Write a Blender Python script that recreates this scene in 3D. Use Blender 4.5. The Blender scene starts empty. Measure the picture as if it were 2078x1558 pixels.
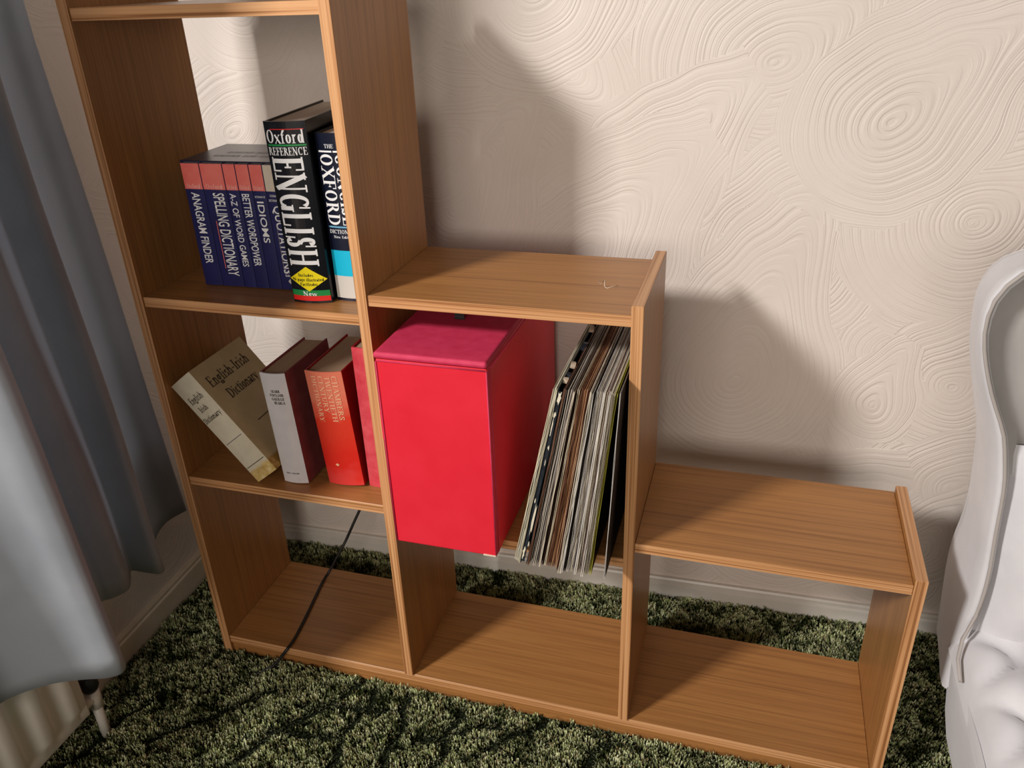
import bpy, bmesh, math, random
import numpy as np
from mathutils import Vector, Matrix, noise as mnoise

random.seed(7)
rng = np.random.default_rng(11)
scn = bpy.context.scene
COL = scn.collection

# ------------------------------------------------------------------ camera
cam_d = bpy.data.cameras.new('camera')
cam = bpy.data.objects.new('camera', cam_d)
COL.objects.link(cam)
cam.location = (0.9441, -0.9944, 1.2061)
cam.rotation_euler = (1.1005, 0.0356, 0.2888)
cam_d.sensor_fit = 'HORIZONTAL'
cam_d.sensor_width = 36.0
cam_d.lens = 1650.84 / 2078 * 36.0
cam_d.clip_start = 0.02
scn.camera = cam

# ------------------------------------------------------------------ light, exposure
scn.view_settings.view_transform = 'Standard'
scn.view_settings.look = 'None'
scn.view_settings.gamma = 1.0
scn.view_settings.use_curve_mapping = False
scn.view_settings.exposure = 0.0

world = bpy.data.worlds.new('World')
scn.world = world
world.use_nodes = True
bgn = world.node_tree.nodes['Background']
bgn.inputs[0].default_value = (1.0, 0.86, 0.70, 1)
bgn.inputs[1].default_value = 0.075


def area_light(name, loc, target, size, energy, color, size_y=None):
    d = bpy.data.lights.new(name, 'AREA')
    d.energy = energy
    d.color = color
    d.size = size
    if size_y:
        d.shape = 'RECTANGLE'
        d.size_y = size_y
    o = bpy.data.objects.new(name, d)
    COL.objects.link(o)
    o.location = loc
    o.rotation_euler = (Vector(target) - Vector(loc)).to_track_quat('-Z', 'Y').to_euler()
    return o


area_light('window_daylight', (-1.10, -2.25, 2.58), (0.75, 0.2, 0.6), 0.40, 114, (1.0, 0.955, 0.92))
area_light('frontal_fill', (0.7, -3.4, 1.45), (0.6, 0.3, 0.75), 1.7, 46, (1.0, 0.90, 0.81), 1.1)  # broad soft fill added behind the camera, its source unseen

# ------------------------------------------------------------------ helpers
def tag(o, label=None, cat=None, group=None, kind=None):
    if label: o['label'] = label
    if cat: o['category'] = cat
    if group: o['group'] = group
    if kind: o['kind'] = kind
    return o


def empty(name, loc=(0, 0, 0), rot=(0, 0, 0)):
    o = bpy.data.objects.new(name, None)
    o.empty_display_size = 0.05
    COL.objects.link(o)
    o.location = loc
    o.rotation_euler = rot
    return o


def meshobj(name, me, mats, parent=None, smooth=False):
    if not isinstance(mats, (list, tuple)):
        mats = [mats]
    for m in mats:
        me.materials.append(m)
    if smooth:
        me.polygons.foreach_set('use_smooth', [True] * len(me.polygons))
    o = bpy.data.objects.new(name, me)
    COL.objects.link(o)
    if parent is not None:
        o.parent = parent
    return o


def bmobj(name, bm, mats, parent=None, smooth=False):
    me = bpy.data.meshes.new(name)
    bm.normal_update()
    bm.to_mesh(me)
    bm.free()
    return meshobj(name, me, mats, parent, smooth)


def pyobj(name, verts, faces, mats, parent=None, smooth=False):
    me = bpy.data.meshes.new(name)
    me.from_pydata([tuple(v) for v in verts], [], faces)
    me.update()
    return meshobj(name, me, mats, parent, smooth)


def add_box(bm, x0, x1, y0, y1, z0, z1, bev=0.0, seg=2, mat=0):
    vs = [bm.verts.new(p) for p in ((x0, y0, z0), (x1, y0, z0), (x1, y1, z0), (x0, y1, z0),
                                    (x0, y0, z1), (x1, y0, z1), (x1, y1, z1), (x0, y1, z1))]
    fs = [bm.faces.new([vs[i] for i in f]) for f in
          ((3, 2, 1, 0), (4, 5, 6, 7), (0, 1, 5, 4), (1, 2, 6, 5), (2, 3, 7, 6), (3, 0, 4, 7))]
    for f in fs: f.material_index = mat
    if bev > 0:
        es = list({e for f in fs for e in f.edges})
        r = bmesh.ops.bevel(bm, geom=es, offset=bev, segments=seg, profile=0.5, affect='EDGES')
        for f in r['faces']: f.material_index = mat


def boxobj(name, b, mat, parent=None, bev=0.0008, seg=2):
    bm = bmesh.new()
    add_box(bm, *b, bev=bev, seg=seg)
    return bmobj(name, bm, mat, parent)


def add_tube(bm, pts, r, n=10, cap=True):
    pts = [Vector(p) for p in pts]
    rs = r if isinstance(r, (list, tuple)) else [r] * len(pts)
    rings = []
    up = Vector((0.13, 0.27, 0.95)).normalized()
    for i, p in enumerate(pts):
        t = (pts[min(i + 1, len(pts) - 1)] - pts[max(i - 1, 0)]).normalized()
        a = t.cross(up)
        if a.length < 1e-3: a = t.cross(Vector((1, 0, 0)))
        a.normalize()
        b = t.cross(a).normalized()
        rings.append([bm.verts.new(p + (a * math.cos(2 * math.pi * k / n) + b * math.sin(2 * math.pi * k / n)) * rs[i]) for k in range(n)])
    for i in range(len(rings) - 1):
        for k in range(n):
            f = bm.faces.new((rings[i][k], rings[i][(k + 1) % n], rings[i + 1][(k + 1) % n], rings[i + 1][k]))
            f.smooth = True
    if cap:
        bm.faces.new(rings[0][::-1])
        bm.faces.new(rings[-1])


def catmull(pts, per=8):
    P = [np.array(p, float) for p in pts]
    P = [2 * P[0] - P[1]] + P + [2 * P[-1] - P[-2]]
    out = []
    for i in range(1, len(P) - 2):
        for k in range(per):
            t = k / per
            a, b, c, d = P[i - 1], P[i], P[i + 1], P[i + 2]
            out.append(0.5 * (2 * b + (c - a) * t + (2 * a - 5 * b + 4 * c - d) * t * t + (3 * b - a - 3 * c + d) * t ** 3))
    out.append(P[-2])
    return out


# ------------------------------------------------------------------ materials
def s2l(c):
    return tuple(((v / 255) / 12.92 if v / 255 <= 0.04045 else ((v / 255 + 0.055) / 1.055) ** 2.4) for v in c)


class N:
    def __init__(self, name):
        self.m = bpy.data.materials.new(name)
        self.m.use_nodes = True
        self.nt = self.m.node_tree
        self.b = self.nt.nodes['Principled BSDF']

    def n(self, t, **kw):
        nd = self.nt.nodes.new(t)
        for k, v in kw.items():
            if k.startswith('i_'):
                nd.inputs[k[2:].replace('_', ' ')].default_value = v
            else:
                setattr(nd, k, v)
        return nd

    def l(self, a, b):
        self.nt.links.new(a, b)

    def ramp(self, fac, stops, interp='LINEAR'):
        r = self.n('ShaderNodeValToRGB')
        r.color_ramp.interpolation = interp
        els = r.color_ramp.elements
        while len(els) > 1: els.remove(els[-1])
        els[0].position = stops[0][0]
        els[0].color = (*stops[0][1], 1)
        for p, c in stops[1:]:
            e = els.new(p)
            e.color = (*c, 1)
        self.l(fac, r.inputs[0])
        return r.outputs[0]

    def mix(self, fac, a, b, blend='MIX'):
        m = self.n('ShaderNodeMix', data_type='RGBA', blend_type=blend)
        for s, v in ((m.inputs[0], fac), (m.inputs[6], a), (m.inputs[7], b)):
            if hasattr(v, 'is_linked') or hasattr(v, 'links'):
                self.l(v, s)
            else:
                s.default_value = (*v, 1) if isinstance(v, tuple) and len(v) == 3 else v
        return m.outputs[2]

    def math(self, op, a, b=0.0):
        m = self.n('ShaderNodeMath', operation=op)
        for s, v in ((m.inputs[0], a), (m.inputs[1], b)):
            if hasattr(v, 'links'): self.l(v, s)
            else: s.default_value = v
        return m.outputs[0]

    def coords(self, scale=(1, 1, 1), kind='Object', rand=False):
        tc = self.n('ShaderNodeTexCoord')
        mp = self.n('ShaderNodeMapping')
        mp.inputs['Scale'].default_value = scale
        src = tc.outputs[kind]
        if rand:
            oi = self.n('ShaderNodeObjectInfo')
            mm = self.n('ShaderNodeVectorMath', operation='SCALE')
            mm.inputs[0].default_value = (7.3, 5.1, 9.7)
            self.l(oi.outputs['Random'], mm.inputs['Scale'])
            ad = self.n('ShaderNodeVectorMath', operation='ADD')
            self.l(src, ad.inputs[0])
            self.l(mm.outputs[0], ad.inputs[1])
            src = ad.outputs[0]
        self.l(src, mp.inputs[0])
        return mp.outputs[0]

    def noise(self, vec, scale, detail=4, rough=0.55, dist=0.0):
        t = self.n('ShaderNodeTexNoise')
        t.inputs['Scale'].default_value = scale
        t.inputs['Detail'].default_value = detail
        t.inputs['Roughness'].default_value = rough
        t.inputs['Distortion'].default_value = dist
        self.l(vec, t.inputs['Vector'])
        return t.outputs['Fac']

    def bump(self, h, strength=0.3, dist=0.001):
        b = self.n('ShaderNodeBump')
        b.inputs['Strength'].default_value = strength
        b.inputs['Distance'].default_value = dist
        self.l(h, b.inputs['Height'])
        self.l(b.outputs[0], self.b.inputs['Normal'])
        return b

    def set(self, color=None, rough=None, spec=None, **kw):
        if color is not None:
            if hasattr(color, 'links'): self.l(color, self.b.inputs['Base Color'])
            else: self.b.inputs['Base Color'].default_value = (*color, 1)
        if rough is not None:
            if hasattr(rough, 'links'): self.l(rough, self.b.inputs['Roughness'])
            else: self.b.inputs['Roughness'].default_value = rough
        if spec is not None: self.b.inputs['Specular IOR Level'].default_value = spec
        for k, v in kw.items():
            self.b.inputs[k].default_value = v
        return self.m


def flat(name, rgb, rough=0.6, spec=0.4, **kw):
    return N(name).set(s2l(rgb), rough, spec, **kw)


def mottled(name, rgb, rgb2, scale=60, rough=0.6, spec=0.3, bump=0.0, stretch=(1, 1, 1), **kw):
    k = N(name)
    v = k.coords(stretch, rand=True)
    f = k.noise(v, scale, 5)
    c = k.ramp(f, [(0.3, s2l(rgb)), (0.72, s2l(rgb2))])
    if bump:
        k.bump(k.noise(v, scale * 6, 2), bump, 0.0006)
    return k.set(c, rough, spec, **kw)


def wood(name, axis, base=(0.425, 0.196, 0.060), dark=(0.165, 0.060, 0.019), contrast=1.0):
    """teak veneer with the grain running along the given axis"""
    k = N(name)
    lo, hi = 1.3, 26.0
    sc = {'X': (lo, hi, hi), 'Z': (hi, hi, lo)}[axis]
    v = k.coords(sc, rand=True)
    fig = k.noise(v, 1.0, 3, 0.5, 0.6)
    sc2 = {'X': (4, 260, 260), 'Z': (260, 260, 4)}[axis]
    v2 = k.coords(sc2, rand=True)
    fine = k.noise(v2, 1.0, 3, 0.6)
    wv = k.n('ShaderNodeTexWave', wave_type='BANDS', bands_direction='Y' if axis == 'X' else 'X', wave_profile='SAW')
    wv.inputs['Scale'].default_value = 0.32
    wv.inputs['Distortion'].default_value = 5.0
    wv.inputs['Detail'].default_value = 3.0
    wv.inputs['Detail Scale'].default_value = 0.6
    k.l(v, wv.inputs['Vector'])
    lines = k.ramp(wv.outputs['Fac'], [(0.0, (0, 0, 0)), (0.80, (0.12, 0.12, 0.12)), (0.96, (1, 1, 1)), (1.0, (0.0, 0.0, 0.0))])
    broad = k.ramp(fig, [(0.32, (0.0, 0, 0)), (0.68, (1, 1, 1))])
    broad_mask = k.ramp(k.noise(v, 0.55, 2), [(0.40, (0.1, 0.1, 0.1)), (0.66, (1, 1, 1))])
    mid = tuple(b * 0.80 + d * 0.20 for b, d in zip(base, dark))
    c = k.mix(broad, base, mid)
    c = k.mix(k.math('MULTIPLY', k.math('MULTIPLY', lines, broad_mask), 0.6 * contrast), c, dark)
    ff = k.ramp(fine, [(0.42, (0, 0, 0)), (0.66, (1, 1, 1))])
    c = k.mix(k.math('MULTIPLY', ff, 0.42 * contrast), c, dark)
    k.bump(fine, 0.06, 0.0004)
    return k.set(c, 0.36, 0.42)


def edge_wood(name, axis):
    """straight striped edge banding"""
    k = N(name)
    sc = {'X': (2.0, 1, 300), 'Z': (300, 1, 2.0)}[axis]
    v = k.coords(sc, rand=True)
    f = k.noise(v, 1.0, 2, 0.6)
    c = k.ramp(f, [(0.34, (0.30, 0.125, 0.042)), (0.47, (0.56, 0.275, 0.115)), (0.62, (0.66, 0.36, 0.17))])
    return k.set(c, 0.4, 0.4)


M = {}
M['wood_x'] = wood('teak_along', 'X')
M['wood_z'] = wood('teak_upright', 'Z')
M['edge_x'] = edge_wood('teak_edge_along', 'X')
M['edge_z'] = edge_wood('teak_edge_upright', 'Z')
M['white_paint'] = mottled('white_gloss_paint', (206, 200, 190), (220, 215, 206), 12, 0.35, 0.5)
M['cream_paint'] = mottled('cream_gloss_paint', (205, 190, 168), (222, 208, 186), 12, 0.35, 0.5)


def plaster():
    k = N('swirled_plaster')
    at = k.n('ShaderNodeAttribute', attribute_name='swirl')
    n1 = k.n('ShaderNodeTexNoise', noise_dimensions='1D')
    n1.inputs['Scale'].default_value = 1.0
    n1.inputs['Detail'].default_value = 2.0
    n1.inputs['Roughness'].default_value = 0.5
    k.l(k.math('MULTIPLY', at.outputs['Fac'], 160.0), n1.inputs['W'])
    v = k.coords((1, 1, 1))
    patch = k.ramp(k.noise(v, 7.0, 2), [(0.34, (0.3, 0.3, 0.3)), (0.58, (1, 1, 1))])
    fine = k.noise(v, 420, 2)
    comb = k.ramp(n1.outputs['Fac'], [(0.34, (0, 0, 0)), (0.5, (0.72, 0.72, 0.72)), (0.66, (1, 1, 1))])
    h = k.math('ADD', k.math('MULTIPLY', comb, patch), k.math('MULTIPLY', fine, 0.10))
    k.bump(h, 0.46, 0.0017)
    c = k.ramp(k.noise(v, 5.0, 3), [(0.3, s2l((219, 208, 198))), (0.7, s2l((226, 216, 207)))])
    return k.set(c, 0.55, 0.35)


M['plaster'] = plaster()
M['reveal'] = mottled('painted_reveal', (226, 216, 204), (233, 225, 214), 8, 0.55, 0.3)


def carpet_base():
    k = N('carpet_backing')
    v = k.coords()
    f = k.noise(v, 260, 3)
    c = k.ramp(f, [(0.35, (0.008, 0.012, 0.007)), (0.7, (0.06, 0.075, 0.04))])
    k.bump(f, 0.8, 0.004)
    return k.set(c, 0.95, 0.05)


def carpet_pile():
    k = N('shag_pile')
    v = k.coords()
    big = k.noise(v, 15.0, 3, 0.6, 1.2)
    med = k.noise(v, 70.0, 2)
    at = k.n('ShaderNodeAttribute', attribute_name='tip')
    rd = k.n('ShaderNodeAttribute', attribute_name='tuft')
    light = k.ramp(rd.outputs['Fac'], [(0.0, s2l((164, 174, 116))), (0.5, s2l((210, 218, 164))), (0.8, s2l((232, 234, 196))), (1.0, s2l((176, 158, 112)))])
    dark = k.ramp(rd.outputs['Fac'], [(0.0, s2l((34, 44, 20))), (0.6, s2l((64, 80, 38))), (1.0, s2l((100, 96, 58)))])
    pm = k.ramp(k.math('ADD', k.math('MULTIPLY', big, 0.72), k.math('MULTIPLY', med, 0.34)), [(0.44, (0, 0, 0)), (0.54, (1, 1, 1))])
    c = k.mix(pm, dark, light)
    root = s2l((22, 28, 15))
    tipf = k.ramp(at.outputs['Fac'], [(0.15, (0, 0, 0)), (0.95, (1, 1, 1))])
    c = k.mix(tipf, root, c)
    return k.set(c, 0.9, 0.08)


M['carpet_base'] = carpet_base()
M['carpet'] = carpet_pile()


def velvet(name, rgb, rgb2):
    k = N(name)
    v = k.coords()
    f = k.noise(v, 9, 4, 0.6)
    c = k.ramp(f, [(0.3, s2l(rgb)), (0.7, s2l(rgb2))])
    k.bump(k.noise(v, 900, 2), 0.12, 0.0006)
    k.set(c, 0.85, 0.12)
    k.b.inputs['Sheen Weight'].default_value = 0.35
    k.b.inputs['Sheen Roughness'].default_value = 0.4
    return k.m


M['velvet'] = velvet('pale_grey_velvet', (206, 205, 208), (220, 219, 222))
M['velvet_dark'] = velvet('grey_velvet', (172, 169, 166), (188, 185, 182))
M['piping'] = flat('piping_taupe', (172, 165, 160), 0.8, 0.1)


def curtain_mat():
    k = N('grey_curtain_cloth')
    v = k.coords()
    f = k.noise(v, 14, 4)
    c = k.ramp(f, [(0.3, s2l((178, 184, 192))), (0.7, s2l((190, 195, 202)))])
    k.bump(k.noise(v, 800, 2), 0.15, 0.0006)
    k.set(c, 0.8, 0.15)
    tr = k.n('ShaderNodeBsdfTranslucent')
    tr.inputs['Color'].default_value = (0.62, 0.66, 0.72, 1)
    mx = k.n('ShaderNodeMixShader')
    mx.inputs[0].default_value = 0.34
    k.l(k.b.outputs[0], mx.inputs[1])
    k.l(tr.outputs[0], mx.inputs[2])
    k.l(mx.outputs[0], k.nt.nodes['Material Output'].inputs['Surface'])
    return k.m


M['curtain'] = curtain_mat()
M['radiator'] = mottled('radiator_enamel', (214, 208, 196), (222, 216, 205), 8, 0.4, 0.5)
M['black_plastic'] = flat('black_plastic', (20, 20, 22), 0.45, 0.5)
M['brass'] = flat('dull_metal', (150, 140, 120), 0.4, 0.5, Metallic=0.8)
M['navy'] = mottled('navy_cover', (24, 26, 78), (31, 33, 92), 30, 0.42, 0.5)
M['slip'] = mottled('slipcase_navy', (30, 32, 62), (38, 40, 70), 30, 0.28, 0.6)
M['coral'] = mottled('coral_panel', (236, 108, 100), (244, 130, 118), 40, 0.45, 0.4)
M['cream_panel'] = mottled('cream_panel', (214, 200, 180), (224, 212, 194), 40, 0.45, 0.4)
M['ink_white'] = flat('ink_white', (240, 240, 240), 0.5, 0.3)
M['ink_pink'] = flat('ink_pink', (250, 190, 180), 0.5, 0.3)
M['ink_grey'] = flat('ink_grey', (128, 120, 122), 0.5, 0.3)
M['ink_dark'] = flat('ink_dark', (62, 50, 40), 0.6, 0.3)
M['ink_black'] = flat('ink_black', (26, 24, 22), 0.6, 0.3)
M['ink_peach'] = flat('ink_peach', (246, 190, 150), 0.55, 0.3)
M['ink_blue'] = flat('ink_pale_blue', (110, 170, 200), 0.5, 0.3)
M['black_gloss'] = mottled('black_gloss_jacket', (12, 14, 20), (18, 20, 28), 20, 0.2, 0.6)
M['navy_gloss'] = mottled('dark_navy_jacket', (16, 20, 38), (22, 28, 50), 20, 0.25, 0.6)
M['yellow'] = flat('yellow_print', (246, 226, 24), 0.4, 0.4)
M['green'] = flat('green_print', (34, 140, 72), 0.3, 0.5)
M['red_print'] = flat('red_print', (226, 40, 36), 0.3, 0.5)
M['cyan'] = flat('cyan_print', (24, 186, 220), 0.35, 0.5)
M['grey_print'] = flat('pale_grey_print', (206, 202, 194), 0.4, 0.4)


def pages(name, a, b):
    k = N(name)
    v = k.coords((1400, 1, 1))
    f = k.noise(v, 1.0, 2)
    v2 = k.coords((1, 1, 1))
    c = k.ramp(f, [(0.3, s2l(a)), (0.7, s2l(b))])
    k.bump(f, 0.3, 0.0004)
    return k.set(c, 0.85, 0.1)


M['pages'] = pages('page_edges', (206, 194, 178), (228, 218, 204))
M['pages_old'] = pages('page_edges_browned', (176, 146, 118), (200, 172, 142))


def cream_cloth():
    k = N('stained_cream_jacket')
    tc = k.n('ShaderNodeTexCoord')
    sx = k.n('ShaderNodeSeparateXYZ')
    k.l(tc.outputs['Object'], sx.inputs[0])
    f = k.noise(tc.outputs['Object'], 30, 5, 0.65)
    stain = k.noise(tc.outputs['Object'], 75, 4, 0.7)
    base = k.ramp(f, [(0.3, s2l((200, 190, 166))), (0.7, s2l((216, 208, 186)))])
    edge = k.math('ADD', k.math('MULTIPLY', sx.outputs['Z'], -28.0), k.math('ADD', k.math('MULTIPLY', stain, 0.5), 0.62))
    e = k.ramp(edge, [(0.15, (0, 0, 0)), (0.32, (1, 1, 1))])
    c = k.mix(e, base, k.ramp(stain, [(0.3, s2l((176, 138, 62))), (0.6, s2l((216, 190, 128))), (0.75, s2l((226, 212, 176)))]))
    k.bump(f, 0.15, 0.0006)
    return k.set(c, 0.6, 0.25)


def tan_cover():
    k = N('tan_jacket_front')
    tc = k.n('ShaderNodeTexCoord')
    sx = k.n('ShaderNodeSeparateXYZ')
    k.l(tc.outputs['Object'], sx.inputs[0])
    f = k.noise(tc.outputs['Object'], 22, 5, 0.65)
    stain = k.noise(tc.outputs['Object'], 60, 4, 0.7)
    base = k.ramp(f, [(0.3, s2l((186, 166, 124))), (0.7, s2l((202, 182, 140)))])
    edge = k.math('ADD', k.math('MULTIPLY', sx.outputs['Z'], -28.0), k.math('ADD', k.math('MULTIPLY', stain, 0.5), 0.62))
    e = k.ramp(edge, [(0.15, (0, 0, 0)), (0.32, (1, 1, 1))])
    c = k.mix(e, base, k.ramp(stain, [(0.3, s2l((120, 84, 34))), (0.6, s2l((176, 138, 70))), (0.78, s2l((214, 196, 150)))]))
    return k.set(c, 0.6, 0.25)


M['cream_cloth'] = cream_cloth()
M['tan_cover'] = tan_cover()
M['grey_cloth'] = mottled('faded_grey_cloth', (206, 202, 204), (218, 214, 214), 40, 0.75, 0.2, 0.15)
M['maroon'] = mottled('maroon_cloth', (140, 70, 72), (160, 88, 88), 40, 0.75, 0.2, 0.15)


def chambers_red():
    k = N('faded_red_cloth')
    tc = k.n('ShaderNodeTexCoord')
    sx = k.n('ShaderNodeSeparateXYZ')
    k.l(tc.outputs['Object'], sx.inputs[0])
    f = k.noise(tc.outputs['Object'], 26, 4)
    g = k.math('ADD', k.math('MULTIPLY', sx.outputs['Z'], 4.6), k.math('MULTIPLY', f, 0.45))
    c = k.ramp(g, [(0.30, s2l((224, 62, 58))), (0.42, s2l((222, 40, 28))), (0.80, s2l((226, 62, 40))), (1.12, s2l((232, 128, 100)))])
    k.bump(k.noise(tc.outputs['Object'], 700, 2), 0.12, 0.0005)
    return k.set(c, 0.42, 0.4)


M['chambers'] = chambers_red()
M['red_cloth'] = mottled('dark_red_cloth', (150, 16, 22), (176, 24, 28), 30, 0.5, 0.35, 0.1)
M['pinkred'] = mottled('worn_pinkish_red_cloth', (196, 54, 66), (214, 84, 92), 60, 0.6, 0.3, 0.1)
M['red_vinyl'] = mottled('red_leatherette', (222, 36, 54), (228, 44, 62), 16, 0.42, 0.4, 0.06)
M['red_lid'] = mottled('red_leatherette_lid', (196, 44, 80), (208, 56, 92), 60, 0.62, 0.4, 0.1)
M['worn_card'] = mottled('worn_card_edge', (196, 180, 160), (224, 208, 190), 60, 0.8, 0.1)


# ------------------------------------------------------------------ lettering
SERIF = {}


def _build_serif():
    def V(x, a=0.0, b=1.0, s=(1, 1), w=None):
        o = [('L', x, a, x, b, w)]
        if s[0]: o.append(('S', x, a))
        if s[1]: o.append(('S', x, b))
        return o

    def L(*p, w=None):
        return [('L', *p, w)]

    def A(cx, cy, rx, ry, a0, a1):
        return [('A', cx, cy, rx, ry, a0, a1)]
    t = 0.055
    tick = lambda x, y, d: [('L', x, y, x, y + d, 0.06)]
    g = SERIF
    g['I'] = (0.42, V(.21))
    g['L'] = (0.72, V(.21) + L(.21, .03, .66, .03) + tick(.65, .0, .28))
    g['E'] = (0.74, V(.21) + L(.21, .03, .66, .03) + L(.21, .51, .5, .51) + L(.21, .97, .62, .97) + tick(.66, 0, .27) + tick(.62, 1, -.25) + [('L', .5, .4, .5, .62, .06)])
    g['F'] = (0.68, V(.21) + L(.21, .51, .5, .51) + L(.21, .97, .62, .97) + tick(.62, 1, -.27) + [('L', .5, .4, .5, .62, .06)])
    g['H'] = (0.92, V(.21) + V(.71) + L(.21, .51, .71, .51))
    g['N'] = (0.92, V(.18, w=.07) + L(.15, 1, .75, 0, w=.17) + V(.75, s=(0, 1), w=.07))
    g['M'] = (1.06, V(.16, w=.07) + L(.16, 1, .52, .05, w=.17) + L(.52, .05, .86, 1, w=.07) + V(.88))
    g['T'] = (0.76, V(.38, s=(1, 0)) + L(.06, .97, .70, .97) + tick(.07, 1, -.26) + tick(.69, 1, -.26))
    g['O'] = (0.92, A(.46, .5, .36, .485, 0, 360))
    g['Q'] = g['O']
    g['C'] = (0.86, A(.46, .5, .36, .485, 48, 318) + [('L', .72, .66, .74, 1.0, .06)])
    g['G'] = (0.92, A(.46, .5, .36, .485, 48, 318) + [('L', .72, .66, .74, 1.0, .06)] + V(.75, 0.02, .42, s=(0, 1)))
    g['S'] = (0.66, A(.33, .745, .2, .235, 20, 258) + A(.33, .26, .22, .24, 80, -160) + [('L', .54, .66, .55, 1.0, .06), ('L', .10, .36, .09, 0.0, .06)] + L(.26, .54, .42, .46, w=.15))
    g['D'] = (0.90, V(.21) + A(.40, .5, .40, .47, -90, 90) + L(.21, .97, .42, .97) + L(.21, .03, .42, .03))
    g['R'] = (0.84, V(.21) + A(.38, .745, .24, .225, -90, 90) + L(.21, .97, .4, .97) + L(.21, .52, .4, .52) + L(.42, .52, .74, 0.02, w=.15) + L(.68, .025, .84, .025))
    g['B'] = (0.78, V(.21) + A(.38, .755, .21, .215, -90, 90) + A(.38, .275, .26, .245, -90, 90) + L(.21, .97, .4, .97) + L(.21, .52, .4, .52) + L(.21, .03, .4, .03))
    g['P'] = (0.74, V(.21) + A(.38, .73, .25, .24, -90, 90) + L(.21, .97, .4, .97) + L(.21, .49, .4, .49))
    g['X'] = (0.90, L(.14, 1, .76, 0, w=.17) + L(.74, 1, .14, 0, w=.065) + [('S', .14, 1), ('S', .74, 1), ('S', .14, 0), ('S', .76, 0)])
    g['A'] = (0.88, L(.14, 0, .44, 1, w=.06) + L(.42, 1, .74, 0, w=.17) + L(.24, .34, .64, .34) + [('S', .14, 0), ('S', .74, 0)])
    g['W'] = (1.2, L(.12, 1, .38, 0, w=.16) + L(.38, 0, .60, 1, w=.06) + L(.56, 1, .82, 0, w=.16) + L(.82, 0, 1.04, 1, w=.06) + [('S', .12, 1), ('S', 1.04, 1), ('S', .58, 1)])
    g['U'] = (0.88, V(.2, .32, 1, s=(0, 1)) + A(.44, .32, .24, .3, 180, 360) + V(.68, .32, 1, s=(0, 1), w=.07))
    g['Y'] = (0.84, L(.12, 1, .42, .45, w=.16) + L(.72, 1, .42, .45, w=.06) + V(.42, 0, .46, s=(1, 0)) + [('S', .12, 1), ('S', .72, 1)])
    g['V'] = (0.86, L(.12, 1, .44, 0, w=.16) + L(.44, 0, .74, 1, w=.06) + [('S', .12, 1), ('S', .74, 1)])
    g['Z'] = (0.72, L(.08, .97, .62, .97) + L(.62, .97, .08, .03, w=.16) + L(.08, .03, .64, .03))
    g['-'] = (0.5, L(.08, .36, .42, .36, w=.09))
    g[' '] = (0.42, [])
    x = .66
    g['a'] = (0.6, A(.28, .46, .18, .19, 0, 150) + [('L', .46, .46, .46, 0.04, .13), ('L', .46, .04, .56, .03, .06)] + A(.26, .19, .17, .18, 0, 360))
    g['c'] = (0.56, A(.32, .33, .22, .32, 50, 320))
    g['d'] = (0.66, A(.29, .33, .21, .32, 0, 360) + V(.50, 0, 1, s=(0, 0), w=.13) + L(.4, .97, .5, .97) + L(.5, .03, .6, .03))
    g['e'] = (0.6, A(.32, .33, .22, .32, 0, 320) + L(.12, .36, .53, .36))
    g['f'] = (0.44, V(.2, 0, .78, s=(1, 0), w=.13) + A(.36, .76, .16, .22, 40, 180) + L(.06, .63, .38, .63))
    g['g'] = (0.62, A(.29, .40, .19, .25, 0, 360) + A(.29, -.1, .22, .15, 0, 360) + L(.42, .6, .58, .64, w=.08))
    g['h'] = (0.68, V(.16, 0, 1, s=(1, 0), w=.13) + A(.33, .42, .19, .22, 0, 180) + V(.52, 0, .42, s=(1, 0), w=.13) + L(.04, .97, .16, .97))
    g['i'] = (0.36, V(.18, 0, .64, s=(1, 0), w=.13) + [('L', .18, .8, .18, .94, .14)] + L(.06, .61, .18, .61))
    g['l'] = (0.36, V(.18, 0, 1, s=(1, 0), w=.13) + L(.06, .97, .18, .97))
    g['n'] = (0.68, V(.16, 0, .64, s=(1, 0), w=.13) + A(.33, .42, .19, .22, 0, 180) + V(.52, 0, .42, s=(1, 0), w=.13) + L(.04, .61, .16, .61))
    g['o'] = (0.64, A(.32, .33, .24, .32, 0, 360))
    g['p'] = (0.66, V(.16, -.32, .64, s=(1, 0), w=.13) + A(.36, .33, .21, .32, 0, 360))
    g['r'] = (0.48, V(.16, 0, .64, s=(1, 0), w=.13) + A(.33, .46, .17, .18, 50, 170) + L(.04, .61, .16, .61))
    g['s'] = (0.5, A(.25, .49, .15, .15, 30, 260) + A(.25, .17, .16, .16, 80, -160))
    g['t'] = (0.42, V(.2, .1, .84, s=(0, 0), w=.13) + A(.32, .12, .12, .12, 180, 320) + L(.05, .63, .38, .63))
    g['u'] = (0.68, V(.16, .2, .64, s=(0, 0), w=.13) + A(.34, .22, .18, .22, 180, 360) + V(.52, 0, .64, s=(0, 0), w=.13))
    g['w'] = (0.88, L(.06, .64, .26, 0, w=.13) + L(.26, 0, .44, .64, w=.05) + L(.42, .64, .62, 0, w=.13) + L(.62, 0, .8, .64, w=.05))
    g['x'] = (0.64, L(.08, .64, .54, 0, w=.14) + L(.52, .64, .08, 0, w=.05) + L(.02, .62, .2, .62) + L(.42, .62, .6, .62) + L(.02, .02, .18, .02) + L(.44, .02, .62, .02))
    g['y'] = (0.62, L(.06, .64, .32, 0, w=.13) + L(.54, .64, .2, -.3, w=.055) + L(.02, .62, .18, .62) + L(.44, .62, .6, .62))
    for d, s in (('9', A(.3, .66, .2, .32, 0, 360) + L(.5, .62, .28, 0, w=.08)), ('6', A(.3, .33, .2, .32, 0, 360) + L(.1, .4, .36, 1, w=.08))):
        g[d] = (0.6, s)


_build_serif()


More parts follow.
